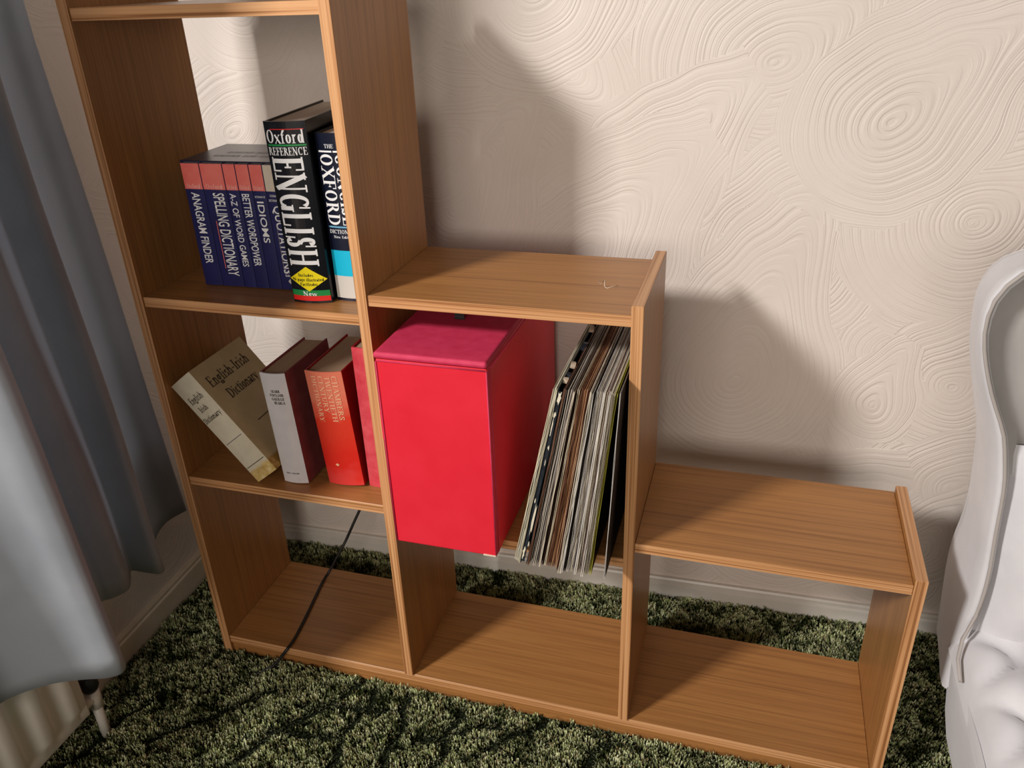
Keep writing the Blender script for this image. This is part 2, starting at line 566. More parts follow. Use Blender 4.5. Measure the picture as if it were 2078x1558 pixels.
def serif_polys(text, thick=0.165, thin=0.055, track=0.0):
    quads = []
    cx = 0.0

    def ribbon(pts, ws):
        L_, R_ = [], []
        for i, p in enumerate(pts):
            q0, q1 = pts[max(i - 1, 0)], pts[min(i + 1, len(pts) - 1)]
            dx, dy = q1[0] - q0[0], q1[1] - q0[1]
            d = math.hypot(dx, dy) or 1
            nx, ny = -dy / d, dx / d
            w = ws[i] / 2
            L_.append((p[0] + nx * w, p[1] + ny * w))
            R_.append((p[0] - nx * w, p[1] - ny * w))
        for i in range(len(pts) - 1):
            quads.append((R_[i], R_[i + 1], L_[i + 1], L_[i]))
    for ch in text:
        adv, st = SERIF.get(ch, SERIF[' '])
        for s in st:
            if s[0] == 'L':
                _, x0, y0, x1, y1, w = s
                ang = math.atan2(abs(y1 - y0), abs(x1 - x0))
                ww = (w * thick / 0.165 if w else thin + (thick - thin) * math.sin(ang))
                n = max(2, int(math.hypot(x1 - x0, y1 - y0) / 0.12) + 1)
                pts = [(cx + x0 + (x1 - x0) * i / (n - 1), y0 + (y1 - y0) * i / (n - 1)) for i in range(n)]
                ribbon(pts, [ww] * n)
            elif s[0] == 'S':
                _, x0, y0 = s
                yy = y0 + (0.025 if y0 < 0.5 else -0.025)
                ribbon([(cx + x0 - .17, yy), (cx + x0, yy), (cx + x0 + .17, yy)], [0.05] * 3)
            else:
                _, ax, ay, rx, ry, a0, a1 = s
                n = max(6, int(abs(a1 - a0) / 15) + 1)
                pts, ws = [], []
                rxx, ryy = rx - thick / 2 + 0.02, ry - thin / 2
                for i in range(n):
                    a = math.radians(a0 + (a1 - a0) * i / (n - 1))
                    pts.append((cx + ax + rxx * math.cos(a), ay + ryy * math.sin(a)))
                    ws.append(thin + (thick - thin) * abs(math.cos(a)))
                ribbon(pts, ws)
        cx += adv + track
    return quads


def sans_mesh(text):
    cu = bpy.data.curves.new('tmp_text', 'FONT')
    cu.body = text
    cu.resolution_u = 3
    cu.offset = 0.012
    ob = bpy.data.objects.new('tmp_text', cu)
    me = bpy.data.meshes.new_from_object(ob)
    vs = [(v.co.x, v.co.y) for v in me.vertices]
    fs = [list(p.vertices) for p in me.polygons]
    bpy.data.objects.remove(ob)
    bpy.data.curves.remove(cu)
    bpy.data.meshes.remove(me)
    return vs, fs


def lettering(name, text, rect, mapf, mat, parent, font='serif', vertical=False, skew=0.0, thick=0.165, thin=0.055):
    """text stretched to fill rect=(u0,u1,v0,v1); vertical: reads downwards, letter tops to +u"""
    if font == 'serif':
        q = serif_polys(text, thick, thin)
        vs = [p for f in q for p in f]
        fs = [[4 * i, 4 * i + 1, 4 * i + 2, 4 * i + 3] for i in range(len(q))]
        y0, y1 = 0.0, 1.0
        if not any(c.isupper() or c in 'dfhlkbt' for c in text): y1 = .66
    else:
        vs, fs = sans_mesh(text)
        y0, y1 = min(v[1] for v in vs), max(v[1] for v in vs)
    x0, x1 = min(v[0] for v in vs), max(v[0] for v in vs)
    u0, u1, v0, v1 = rect
    out = []
    for x, y in vs:
        a = (x - x0) / (x1 - x0)
        b = (y - y0) / (y1 - y0)
        if vertical:
            u = u0 + (u1 - u0) * b
            v = v1 - (v1 - v0) * a
        else:
            u = u0 + (u1 - u0) * a + skew * b * (v1 - v0)
            v = v0 + (v1 - v0) * b
        out.append(mapf(u, v))
    return pyobj(name, out, fs, mat, parent)


def band(name, rect, mapf, mat, parent, nu=10, nv=2, poly=None):
    u0, u1, v0, v1 = rect
    vs, fs = [], []
    if poly == 'diamond':
        n = 12
        for i in range(n + 1):
            s = i / n
            h = 1 - abs(2 * s - 1)
            for t in (-1, 1):
                vs.append(mapf(u0 + (u1 - u0) * s, (v0 + v1) / 2 + t * h * (v1 - v0) / 2))
        for i in range(n):
            fs.append([2 * i, 2 * i + 2, 2 * i + 3, 2 * i + 1])
    else:
        for j in range(nv + 1):
            for i in range(nu + 1):
                vs.append(mapf(u0 + (u1 - u0) * i / nu, v0 + (v1 - v0) * j / nv))
        for j in range(nv):
            for i in range(nu):
                a = j * (nu + 1) + i
                fs.append([a, a + 1, a + nu + 2, a + nu + 1])
    return pyobj(name, vs, fs, mat, parent, smooth=True)


# ------------------------------------------------------------------ room
A_ROOM = math.atan(0.031)
CA, SA = math.cos(A_ROOM), math.sin(A_ROOM)
WALL_Y = 0.361
LEFT_X = -0.185


def room(X, Y, Z):
    return (CA * X - SA * Y, SA * X + CA * Y, Z)


def room_box(name, b, mat, parent=None, bev=0.0, kind='structure', seg=2):
    bm = bmesh.new()
    add_box(bm, *b, bev=bev, seg=seg)
    for v in bm.verts: v.co = room(*v.co)
    o = bmobj(name, bm, mat, parent)
    if kind: o['kind'] = kind
    return o


SW = [(1.199, 1.09, 0.15), (0.955, 1.066, 0.17), (0.988, 0.762, 0.135), (1.277, 0.828, 0.15), (0.775, 0.891, 0.10),
      (0.661, 0.746, 0.135), (0.425, 0.822, 0.11), (0.582, 1.177, 0.12), (0.943, 0.518, 0.145), (1.303, 0.543, 0.10),
      (1.338, 0.339, 0.085), (1.183, 0.496, 0.06), (1.134, 0.979, 0.12), (-0.006, 0.953, 0.12), (0.381, 0.906, 0.07),
      (0.102, 0.615, 0.10), (1.314, 0.194, 0.07), (0.05, 1.18, 0.10), (0.15, 0.25, 0.11), (0.62, 0.2, 0.1), (1.05, 0.2, 0.12)]


def swirl_field(X, Z, fx, fz, swirls, seed):
    """comb-stroke phase for face corners X, Z (n,4); the stroke that owns a face is chosen at its centre"""
    r = np.random.default_rng(seed)
    lowx, hix, lowz, hiz = X.min(), X.max(), Z.min(), Z.max()
    strokes = []
    nb = int((hix - lowx) * (hiz - lowz) / 0.018)
    for i in range(nb):
        strokes.append((r.uniform(lowx, hix), r.uniform(lowz, hiz), r.uniform(.11, .19), r.uniform(-3.1, 3.1)))
    for i, (cx, cz, R) in enumerate(swirls):
        strokes.append((cx, cz, R * 1.30, r.uniform(0.3, 1.2)))
    ph = 0.3 * X + 0.9 * Z

    def local(x, z, st, k):
        cx, cz, R, a = st
        ca, sa = math.cos(a), math.sin(a)
        dx, dz = x - cx, z - cz
        p, q = ca * dx + sa * dz, (-sa * dx + ca * dz)
        # closed arcs on one side, strokes running out into a straight tail on the other
        sm = np.clip(0.5 + q / (0.9 * R), 0, 1)
        kk = 0.88 - 0.50 * sm * sm * (3 - 2 * sm)
        pe = np.where(p > 0, p * kk, p)
        th = np.arctan2(q, pe)
        rr = np.sqrt(pe * pe + q * q)
        rr = rr + 0.0022 * np.sin(2 * th + k) * np.minimum(1, rr / .03) + 0.0018 * np.sin(x * 61 + z * 37 + k)
        return p, q, rr
    for k, st in enumerate(strokes):
        p, q, rr = local(fx, fz, st, k)
        th = np.arctan2(q, p)
        m = (rr < st[2] * (1 + .07 * np.sin(4 * th + k))) & (p < 1.7 * st[2])
        _, _, rc = local(X[m], Z[m], st, k)
        ph[m] = rc + 0.377 * (k % 40)
    return ph


def axis_grid(parts):
    out = []
    for a, b, s in parts:
        n = max(1, int(round((b - a) / s)))
        out += [a + (b - a) * i / n for i in range(n)]
    out.append(parts[-1][1])
    return np.array(out)


def grid_wall(name, gx, gz, place, swirls, seed, hole=None):
    nx, nz = len(gx), len(gz)
    X, Z = np.meshgrid(gx, gz)
    co = np.zeros((nx * nz, 3))
    co[:] = place(X.ravel(), Z.ravel())
    idx = np.arange(nx * nz).reshape(nz, nx)
    q = np.stack([idx[:-1, :-1], idx[:-1, 1:], idx[1:, 1:], idx[1:, :-1]], -1).reshape(-1, 4)
    if hole:
        q = q[~hole(X.ravel()[q].mean(1), Z.ravel()[q].mean(1))]
    me = bpy.data.meshes.new(name)
    me.vertices.add(len(co))
    me.vertices.foreach_set('co', co.ravel())
    me.loops.add(q.size)
    me.loops.foreach_set('vertex_index', q.ravel())
    me.polygons.add(len(q))
    me.polygons.foreach_set('loop_start', np.arange(len(q)) * 4)
    me.update(calc_edges=True)
    cx_, cz_ = X.ravel()[q], Z.ravel()[q]
    ph = swirl_field(cx_, cz_, cx_.mean(1), cz_.mean(1), swirls, seed)
    at = me.attributes.new('swirl', 'FLOAT', 'CORNER')
    at.data.foreach_set('value', ph.ravel().astype(np.float32))
    o = meshobj(name, me, M['plaster'])
    o['kind'] = 'structure'
    return o


# back wall (X along the wall), left wall with a window opening further along
gx = axis_grid([(-0.185, 1.62, 0.0035), (1.62, 2.9, 0.02)])
gz = axis_grid([(0.0, 1.32, 0.0035), (1.32, 2.45, 0.02)])


def place_back(X, Z):
    return np.stack([CA * X - SA * WALL_Y, SA * X + CA * WALL_Y, Z], -1)


grid_wall('wall_back', gx, gz, place_back, SW, 3)


def place_left(Y, Z):
    return np.stack([CA * LEFT_X - SA * Y, SA * LEFT_X + CA * Y, Z], -1)


YO, SILL = 0.138, 0.60     # edge of the window recess and its sill height
gy = axis_grid([(-0.60, YO, 0.006), (YO, WALL_Y, 0.006)])
gz2 = axis_grid([(0.0, SILL, 0.006), (SILL, 1.32, 0.006), (1.32, 2.45, 0.03)])
grid_wall('wall_left', -gy[::-1], gz2, lambda X, Z: place_left(-X, Z), [(-0.2, 0.35, 0.1), (-.25, .7, .09), (-.3, 1.0, .09)], 5,
          hole=lambda X, Z: (-X < YO) & (Z > SILL))
for nm, b in (('trim_1', (LEFT_X - .14, LEFT_X - .0005, YO, WALL_Y, 0, 2.45)), ('trim_2', (LEFT_X - .14, LEFT_X - .0005, -2.3, YO - .0005, 0, SILL)),
              ('trim_3', (LEFT_X - .14, LEFT_X - .0005, -2.3, YO - .0005, 2.3, 2.45)), ('trim_4', (LEFT_X - .14, LEFT_X, -3.0, -2.3, 0, 2.45))):
    room_box(nm, b, M['reveal'])

fl = pyobj('floor', [room(-0.6, -3.0, 0), room(3.2, -3.0, 0), room(3.2, WALL_Y, 0), room(-0.6, WALL_Y, 0)], [[0, 1, 2, 3]], M['carpet_base'])
fl['kind'] = 'structure'


def skirting(name, to_world, length0, length1, mat, h=0.052):
    """profile in (distance from wall, z)"""
    prof = [(0.0, 0.0), (0.013, 0.0), (0.013, h - 0.016), (0.0125, h - 0.013), (0.0095, h - 0.011), (0.0095, h - 0.004), (0.007, h), (0.0, h)]
    vs, fs = [], []
    for s in (length0, length1):
        for d, z in prof: vs.append(to_world(s, d, z))
    n = len(prof)
    for i in range(n):
        fs.append([i, (i + 1) % n, n + (i + 1) % n, n + i])
    fs += [list(range(n))[::-1], list(range(n, 2 * n))]
    o = pyobj(name, vs, fs, mat)
    o['kind'] = 'structure'
    return o


skirting('baseboard_back', lambda s, d, z: room(s, WALL_Y - d, z), LEFT_X + 0.013, 2.9, M['white_paint'], 0.050)
skirting('baseboard_left', lambda s, d, z: room(LEFT_X + d, s, z), -2.9, WALL_Y - 0.001, M['cream_paint'], 0.066)

# ------------------------------------------------------------------ carpet pile (stuff)
LN = [(0.154, -0.246, 0.321, 0.005), (0.332, -0.199, 0.341, -0.023), (0.427, -0.17, 0.412, -0.019), (0.579, -0.095, 0.68, 0.001), (-0.004, -0.229, 0.159, -0.071), (0.511, -0.151, 0.51, -0.026), (0.752, -0.087, 0.787, -0.008), (0.19, -0.155, 0.338, -0.138), (0.473, -0.102, 0.581, -0.041), (0.232, -0.088, 0.379, -0.061), (-0.116, -0.319, -0.052, -0.126)]


def pile():
    step = 0.0040
    xs = np.arange(-0.165, 1.72, step)
    ys = np.arange(-0.70, 0.40, step)
    X, Y = np.meshgrid(xs, ys)
    X = (X + rng.uniform(-.5, .5, X.shape) * step * 1.4).ravel()
    Y = (Y + rng.uniform(-.5, .5, Y.shape) * step * 1.4).ravel()
    keep = (Y < 0.349 + 0.031 * X) & (X > -0.172 - 0.031 * Y + 0.002)
    keep &= ~((X > -0.001) & (X < 1.2205) & (Y > 0.0) & (Y < 0.2385))
    # sparser where only a neighbouring viewpoint would look
    far = (Y < -0.45)
    keep &= ~(far & (rng.random(X.shape) < 0.55))
    X, Y = X[keep], Y[keep]
    dmin = np.full(X.shape, 9.0)
    for a, b, c, d in LN:
        L2 = (c - a) ** 2 + (d - b) ** 2
        t = np.clip(((X - a) * (c - a) + (Y - b) * (d - b)) / L2, 0, 1)
        wob = 0.006 * np.sin(t * 9 + a * 30)
        dmin = np.minimum(dmin, np.hypot(X - a - t * (c - a) + wob, Y - b - t * (d - b)))
    n = len(X)
    clump = np.array([mnoise.noise(Vector((x * 75, y * 75, 0.3))) for x, y in zip(X, Y)])
    H = 0.0125 + 0.0075 * clump + rng.uniform(-.0025, .0025, n)
    H *= np.clip(0.05 + dmin / 0.014, 0.05, 1.0)
    # lean of each clump
    la = np.array([mnoise.noise(Vector((x * 32, y * 32, 4.3))) for x, y in zip(X, Y)]) * 6
    nb = 3
    vs = np.zeros((n, nb, 4, 3), np.float32)
    tip = np.zeros((n, nb, 4), np.float32)
    rd = np.zeros((n, nb, 4), np.float32)
    tr = rng.random(n)
    for k in range(nb):
        a = rng.uniform(0, 2 * math.pi, n)
        bx, by = X + rng.normal(0, .0013, n), Y + rng.normal(0, .0013, n)
        w = rng.uniform(.0008, .0014, n)
        px, py = np.cos(a) * w, np.sin(a) * w
        lean = rng.uniform(.0005, .0045, n)
        b = la + rng.normal(0, .9, n)
        tx, ty = bx + np.cos(b) * lean, by + np.sin(b) * lean
        hh = H * rng.uniform(.75, 1.08, n)
        vs[:, k, 0] = np.stack([bx - px, by - py, np.zeros(n)], -1)
        vs[:, k, 1] = np.stack([bx + px, by + py, np.zeros(n)], -1)
        vs[:, k, 2] = np.stack([tx + px * .8, ty + py * .8, hh], -1)
        vs[:, k, 3] = np.stack([tx - px * .8, ty - py * .8, hh], -1)
        tip[:, k, 2:] = np.clip(hh / 0.0125, 0, 1.1)[:, None]
        rd[:, k, :] = np.clip(tr + rng.normal(0, .12, n), 0, 1)[:, None]
    co = vs.reshape(-1, 3)
    nq = n * nb
    me = bpy.data.meshes.new('carpet_pile')
    me.vertices.add(len(co))
    me.vertices.foreach_set('co', co.ravel())
    me.loops.add(nq * 4)
    me.loops.foreach_set('vertex_index', np.arange(nq * 4, dtype=np.int32))
    me.polygons.add(nq)
    me.polygons.foreach_set('loop_start', np.arange(nq, dtype=np.int32) * 4)
    me.update(calc_edges=True)
    a1 = me.attributes.new('tip', 'FLOAT', 'POINT')
    a1.data.foreach_set('value', tip.ravel())
    a2 = me.attributes.new('tuft', 'FLOAT', 'POINT')
    a2.data.foreach_set('value', rd.ravel())
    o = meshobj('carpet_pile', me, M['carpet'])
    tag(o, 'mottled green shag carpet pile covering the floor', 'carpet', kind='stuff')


pile()

# ------------------------------------------------------------------ bookcase
T = 0.0165
X1, X2, X3, D = 0.3969, 0.7973, 1.203, 0.239
ZL1, ZL2, ZL3 = 0.4225, 0.7628, 1.182
ZM1, ZM2, ZR1, ZB = 0.3904, 0.7947, 0.4231, 0.0438
bc = empty('stepped_bookcase', (0, 0, 0))
tag(bc, 'stepped teak veneer bookcase with three columns standing against the swirled wall', 'bookcase')


def board(name, b, mat, edges):
    """b = box; edges: list of ('front'|'top', material) bands applied proud of the board"""
    x0, x1, y0, y1, z0, z1 = b
    bm = bmesh.new()
    add_box(bm, 0, x1 - x0, 0, y1 - y0, 0, z1 - z0, bev=0.0006, seg=1)
    o = bmobj(name, bm, mat, bc)
    o.location = (x0, y0, z0)
    for side, m in edges:
        e = bmesh.new()
        w, d, h = x1 - x0, y1 - y0, z1 - z0
        if side == 'front': add_box(e, 0, w, -0.0007, 0.0003, 0, h, bev=0.0003, seg=1)
        if side == 'top': add_box(e, 0, w, 0, d, h - 0.0003, h + 0.0006, bev=0.0003, seg=1)
        bmobj('edge_band', e, m, o)
    return o


M['edge_y'] = None


def edge_wood_y():
    k = N('teak_edge_inward')
    v = k.coords((300, 2.0, 1), rand=True)
    f = k.noise(v, 1.0, 2, 0.6)
    c = k.ramp(f, [(0.34, (0.26, 0.11, 0.04)), (0.47, (0.50, 0.25, 0.11)), (0.62, (0.58, 0.32, 0.16))])
    return k.set(c, 0.4, 0.4)


M['edge_y'] = edge_wood_y()
EZ, EX, EY = M['edge_z'], M['edge_x'], M['edge_y']
board('side_panel', (0, T, 0, D, 0, 1.206), M['wood_z'], [('front', EZ), ('top', EY)])
board('side_panel', (X1, X1 + T, 0, D, ZB, 1.206), M['wood_z'], [('front', EZ), ('top', EY)])
board('side_panel', (X2, X2 + T, 0, D, ZB, 0.8087), M['wood_z'], [('front', EZ), ('top', EY)])
board('side_panel', (X3, X3 + T, 0, D, 0, 0.4343), M['wood_z'], [('front', EZ), ('top', EY)])
S = 0.003
for x0, x1, z in ((T, X1, ZL1), (T, X1, ZL2), (T, X1, ZL3), (X1 + T, X2, ZM1), (X1 + T, X2, ZM2), (X2 + T, X3, ZR1)):
    board('shelf', (x0 + 0.0004, x1 - 0.0004, S, D, z - T, z), M['wood_x'], [('front', EX)])
board('shelf', (T + .0004, X3 - .0004, S, D, ZB - T, ZB), M['wood_x'], [('front', EX)])
board('plinth', (T + .0004, X3 - .0004, 0.006, 0.022, 0.0, ZB - T), M['wood_x'], [])
# pale scratch on the middle column's top
sb = bmesh.new()
for pts in (((0.729, 0.125), (0.7335, 0.113), (0.737, 0.131), (0.742, 0.104)), ((0.742, 0.104), (0.7465, 0.0975), (0.754, 0.108), (0.760, 0.1125))):
    add_tube(sb, [(x, y, ZM2 + 0.0001) for x, y in pts], 0.0006, 5)
tag(bmobj('scratch_mark', sb, M['worn_card'], bc), 'pale scratch on the middle top')

# ------------------------------------------------------------------ books
def make_book(name, label, group, loc, T_, D_, H_, bulge, cover, spine_mat, page_mat, lean=0.0, yaw=0.0,
              board_t=0.0025, overhang=0.003, front_mat=None, jacket=True, drop=0.0):
    """local: x thickness, y depth (spine at y=0, toward the room), z height"""
    r = empty(name, loc, (0, lean, yaw))
    tag(r, label, 'book', group)
    n = 12

    def arc(u, off=0.0):
        s = 2 * u / T_ - 1
        return -bulge * (1 - s * s) - off
    # cover: two boards and spine as one wrap
    prof_o, prof_i = [], []
    prof_o.append((0, D_)); prof_i.append((board_t, D_))
    prof_o.append((0, 0.004)); prof_i.append((board_t, 0.004))
    for i in range(n + 1):
        u = T_ * i / n
        prof_o.append((u, arc(u)))
        prof_i.append((board_t + (T_ - 2 * board_t) * i / n, arc(u) + board_t))
    prof_o.append((T_, 0.004)); prof_i.append((T_ - board_t, 0.004))
    prof_o.append((T_, D_)); prof_i.append((T_ - board_t, D_))
    m = len(prof_o)
    vs, fs, mi = [], [], []
    for z in (0, H_):
        for p in prof_o: vs.append((p[0], p[1], z))
        for p in prof_i: vs.append((p[0], p[1], z))
    o0, i0, o1, i1 = 0, m, 2 * m, 3 * m
    for i in range(m - 1):
        sp = 0 if not (2 <= i < m - 3) else 1
        if i >= m - 3: sp = 2 if i >= m - 3 else sp
        fs.append([o0 + i, o0 + i + 1, o1 + i + 1, o1 + i]); mi.append(sp)
        fs.append([i0 + i + 1, i0 + i, i1 + i, i1 + i + 1]); mi.append(0)
        fs.append([o1 + i, o1 + i + 1, i1 + i + 1, i1 + i]); mi.append(sp)
        fs.append([o0 + i + 1, o0 + i, i0 + i, i0 + i + 1]); mi.append(sp)
    for e in (0, m - 1):
        fs.append([o0 + e, o1 + e, i1 + e, i0 + e] if e == 0 else [o0 + e, i0 + e, i1 + e, o1 + e]); mi.append(0)
    c = pyobj('cover', vs, fs, [cover, spine_mat, front_mat or cover], r)
    c.data.polygons.foreach_set('material_index', mi)
    # pages
    bm = bmesh.new()
    add_box(bm, board_t, T_ - board_t, arc(T_ / 2) * 0.3 + board_t + 0.001, D_ - overhang, overhang * 0.6, H_ - overhang, bev=0.0004, seg=1)
    bmobj('page_block', bm, page_mat, r)
    mapf = lambda u, v: (u, arc(u, 0.0005), v)
    return r, mapf


GB = 'dictionaries on the two left shelves'
# --- boxed set of six slim navy paperbacks in a slipcase
SETY, SETX, SETH = 0.072, 0.0835, 0.2015
SYAW = math.radians(1.5)
sl = empty('book_slipcase', (SETX, SETY, ZL2), (0, 0, SYAW))
tag(sl, 'dark navy slipcase with faint lettering on top holding six slim paperbacks', 'slipcase')
SW_, SD_ = 0.1745, 0.135
SHELL = [('side_wall', (0, .002, .004, SD_, 0, SETH)), ('side_wall', (SW_ - .002, SW_, .004, SD_, 0, SETH)), ('top_wall', (.002, SW_ - .002, .004, SD_, SETH - .002, SETH)),
         ('bottom_wall', (.002, SW_ - .002, .004, SD_, 0, .0015)), ('back_wall', (.002, SW_ - .002, SD_ - .002, SD_, .0015, SETH - .002))]
for nm, b in SHELL:
    boxobj(nm, b, M['slip'], sl, 0.0004, 1)
topmap = lambda u, v: (u, v, SETH + 0.0004)
lettering('top_lettering', 'OXFORD', (.10, .163, .094, .110), topmap, M['ink_grey'], sl)
for i, (a, b) in enumerate(((.043, .160), (.036, .160))):
    lettering('top_lettering', ['ANAGRAM FINDER  SPELLING  WORD GAMES', 'WORDPOWER  IDIOMS  QUOTATIONS'][i], (a, b, .062 - i * .026, .073 - i * .026), topmap, M['ink_grey'], sl)

titles = ['ANAGRAM FINDER', 'SPELLING DICTIONARY', 'A-Z OF WORD GAMES', 'BETTER WORDPOWER', 'IDIOMS', 'QUOTATIONS']
lbl = ['slim navy paperback titled ANAGRAM FINDER with coral spine top', 'navy paperback titled SPELLING DICTIONARY with coral spine top',
       'thin navy paperback titled A-Z OF WORD GAMES with coral spine top', 'thin navy paperback titled BETTER WORDPOWER with coral spine top',
       'navy paperback titled IDIOMS with coral spine top', 'navy paperback titled QUOTATIONS with cream spine top']
cuts = [0.0025, .0355, .0755, .0975, .1205, .1435, .1725]
RS = Matrix.Rotation(SYAW, 3, 'Z')
HB = SETH - 0.0045
for i, tt in enumerate(titles):
    w = cuts[i + 1] - cuts[i] - 0.0008
    p = RS @ Vector((cuts[i], 0.0, 0)) + Vector((SETX, SETY, ZL2 + 0.0017))
    r, mp = make_book('paperback_book', lbl[i], 'slim paperbacks in the slipcase', p, w, 0.128, HB, 0.0006, M['navy'], M['navy'], M['pages'], yaw=SYAW, board_t=0.0006, overhang=0.0005)
    zt = HB - 0.040
    band('spine_panel', (0.0004, w - 0.0004, zt, HB - 0.0005), mp, M['coral'] if i < 5 else M['cream_panel'], r, nu=4, nv=1)
    mp2 = lambda u, v, mp=mp: (mp(u, v)[0], mp(u, v)[1] - 0.0003, v)
    if i < 5:
        lettering('publisher_lettering', 'Oxford', (w * .14, w * .86, zt + .0015, zt + .0085), mp2, M['ink_pink'], r)
    hh = [.46, .50, .52, .60, .52, .62][i]
    mid = [.52, .62, .46, .44, .47, .50][i]
    u0, u1 = w * mid - w * hh / 2, w * mid + w * hh / 2
    z1 = zt - 0.005
    ln = [.115, .134, .117, .115, .065, .108][i]
    if i == 4: z1 -= 0.011
    if i == 5: z1 -= 0.017
    lettering('title_lettering', tt, (u0, u1, z1 - ln, z1), mp2, M['ink_white'], r, font='sans', vertical=True)
    if i == 4:
        lettering('small_lettering', 'DICTIONARY OF', (w * .12, w * .9, zt - .0105, zt - .0075), mp2, M['ink_white'], r, font='sans')
    if i == 5:
        lettering('small_lettering', 'CONCISE', (w * .2, w * .8, zt - .0085, zt - .005), mp2, M['ink_white'], r, font='sans')
        lettering('small_lettering', 'DICTIONARY OF', (w * .1, w * .9, zt - .0155, zt - .012), mp2, M['ink_white'], r, font='sans')
        lettering('small_lettering', 'Revised', (w * .3, w * .9, .028, .0315), mp2, M['ink_white'], r, font='sans')
        lettering('small_lettering', 'Edition', (w * .35, w * .9, .022, .0255), mp2, M['ink_white'], r, font='sans')
        band('publisher_emblem', (w * .46, w * .74, .010, .0185), mp2, M['grey_print'], r, nu=4, nv=1, poly='diamond')
    if i in (1, 5):
        um = w * (.28 if i == 1 else .30)
        band('spine_rule', (um, um + .0012, .030, .108), mp2, M['coral'] if i == 1 else M['ink_grey'], r, nu=1, nv=4)

# --- big black reference dictionary
r, mp = make_book('reference_dictionary', 'thick glossy black reference dictionary titled ENGLISH with a yellow diamond on its spine', GB,
                  (0.2705, 0.036, ZL2), 0.063, 0.205, 0.268, 0.006, M['black_gloss'], M['black_gloss'], M['pages'], yaw=math.radians(5), lean=math.radians(-0.6))
mp2 = lambda u, v: (mp(u, v)[0], mp(u, v)[1] - 0.0004, v)
mp3 = lambda u, v: (mp(u, v)[0], mp(u, v)[1] - 0.0008, v)
band('spine_rule', (.010, .060, .2570, .2580), mp, M['red_print'], r, nv=1)
lettering('publisher_lettering', 'Oxford', (.003, .059, .2385, .2570), mp2, M['ink_white'], r, thick=.19)
band('spine_rule', (.003, .061, .2345, .2370), mp, M['green'], r, nv=1)
lettering('series_lettering', 'REFERENCE', (.003, .061, .2220, .2330), mp2, M['ink_white'], r, thick=.19)
lettering('title_lettering', 'ENGLISH', (.006, .053, .0590, .2195), mp2, M['ink_white'], r, vertical=True, thick=.2, thin=.07)
band('spine_panel', (.001, .0615, .0190, .0580), mp2, M['yellow'], r, poly='diamond')
lettering('panel_lettering', 'Includes', (.017, .041, .0425, .0475), mp3, M['ink_black'], r)
lettering('panel_lettering', '96-page illustrated', (.006, .056, .0352, .0402), mp3, M['ink_black'], r)
lettering('panel_lettering', 'Factfinder', (.018, .046, .0280, .0330), mp3, M['ink_black'], r)
band('spine_stripe', (.001, .062, .0115, .0205), mp, M['green'], r, nv=1)
lettering('stripe_lettering', 'New', (.020, .043, .0118, .0190), mp3, M['ink_white'], r, thick=.19)
band('spine_stripe', (.001, .062, .0035, .0115), mp, M['red_print'], r, nv=1)

# --- concise dictionary, half hidden by the panel
r, mp = make_book('concise_dictionary', 'dark navy dictionary titled CONCISE OXFORD with cyan and pale grey bands, beside the upright', GB,
                  (0.3345, 0.056, ZL2), 0.056, 0.165, 0.250, 0.004, M['navy_gloss'], M['navy_gloss'], M['pages'], yaw=math.radians(2))
mp2 = lambda u, v, mp=mp: (mp(u, v)[0], mp(u, v)[1] - 0.0004, v)
lettering('title_lettering', 'THE', (.014, .028, .2295, .2350), mp2, M['ink_white'], r)
band('spine_rule', (.003, .0245, .2235, .2260), mp, M['ink_white'], r, nv=1)
band('spine_rule', (.0265, .052, .2235, .2260), mp, M['ink_white'], r, nv=1)
lettering('title_lettering', 'CONCISE', (.0285, .0480, .1190, .2210), mp2, M['ink_white'], r, vertical=True, thick=.19)
lettering('title_lettering', 'OXFORD', (.0045, .0250, .1190, .2210), mp2, M['ink_white'], r, vertical=True, thick=.19)
band('spine_rule', (.003, .053, .1145, .1170), mp, M['ink_blue'], r, nv=1)
lettering('title_lettering', 'DICTIONARY', (.004, .050, .1060, .1120), mp2, M['ink_white'], r)
lettering('small_lettering', 'New Edition', (.010, .042, .0990, .1030), mp2, M['ink_white'], r)
band('spine_band', (.0008, .0552, .0400, .0800), mp, M['cyan'], r, nv=1)
band('spine_band', (.0008, .0552, .0045, .0400), mp, M['grey_print'], r, nv=1)

# --- cream dictionary leaning hard to the left
LEAN = math.radians(-38.0)
r, mp = make_book('english_irish_dictionary', 'worn cream dictionary titled English-Irish leaning steeply against the left upright', GB,
                  (0.1512, 0.015, ZL1 + 0.0008), 0.0535, 0.150, 0.2185, 0.003, M['tan_cover'], M['cream_cloth'], M['pages_old'], lean=LEAN, yaw=0.0, front_mat=M['tan_cover'])
mp2 = lambda u, v, mp=mp: (mp(u, v)[0], mp(u, v)[1] - 0.0004, v)
lettering('title_lettering', 'English', (.010, .044, .172, .185), mp2, M['ink_dark'], r, thick=.13)
lettering('title_lettering', 'Irish', (.015, .035, .152, .163), mp2, M['ink_dark'], r, thick=.13)
lettering('title_lettering', 'Dictionary', (.003, .049, .132, .143), mp2, M['ink_dark'], r, thick=.13)
band('spine_rule', (.005, .049, .0835, .0850), mp, M['ink_grey'], r, nv=1)
band('spine_rule', (.003, .051, .0300, .0312), mp, M['ink_dark'], r, nv=1)
cmap = lambda u, v: (0.0535 + 0.0005, u, v)
lettering('cover_lettering', 'English-Irish', (.016, .128, .174, .194), cmap, M['ink_dark'], r, thick=.14)
lettering('cover_lettering', 'Dictionary', (.034, .118, .140, .159), cmap, M['ink_dark'], r, thick=.14)
band('cover_rule', (.045, .135, .083, .0845), cmap, M['ink_dark'], r, nu=1, nv=1)

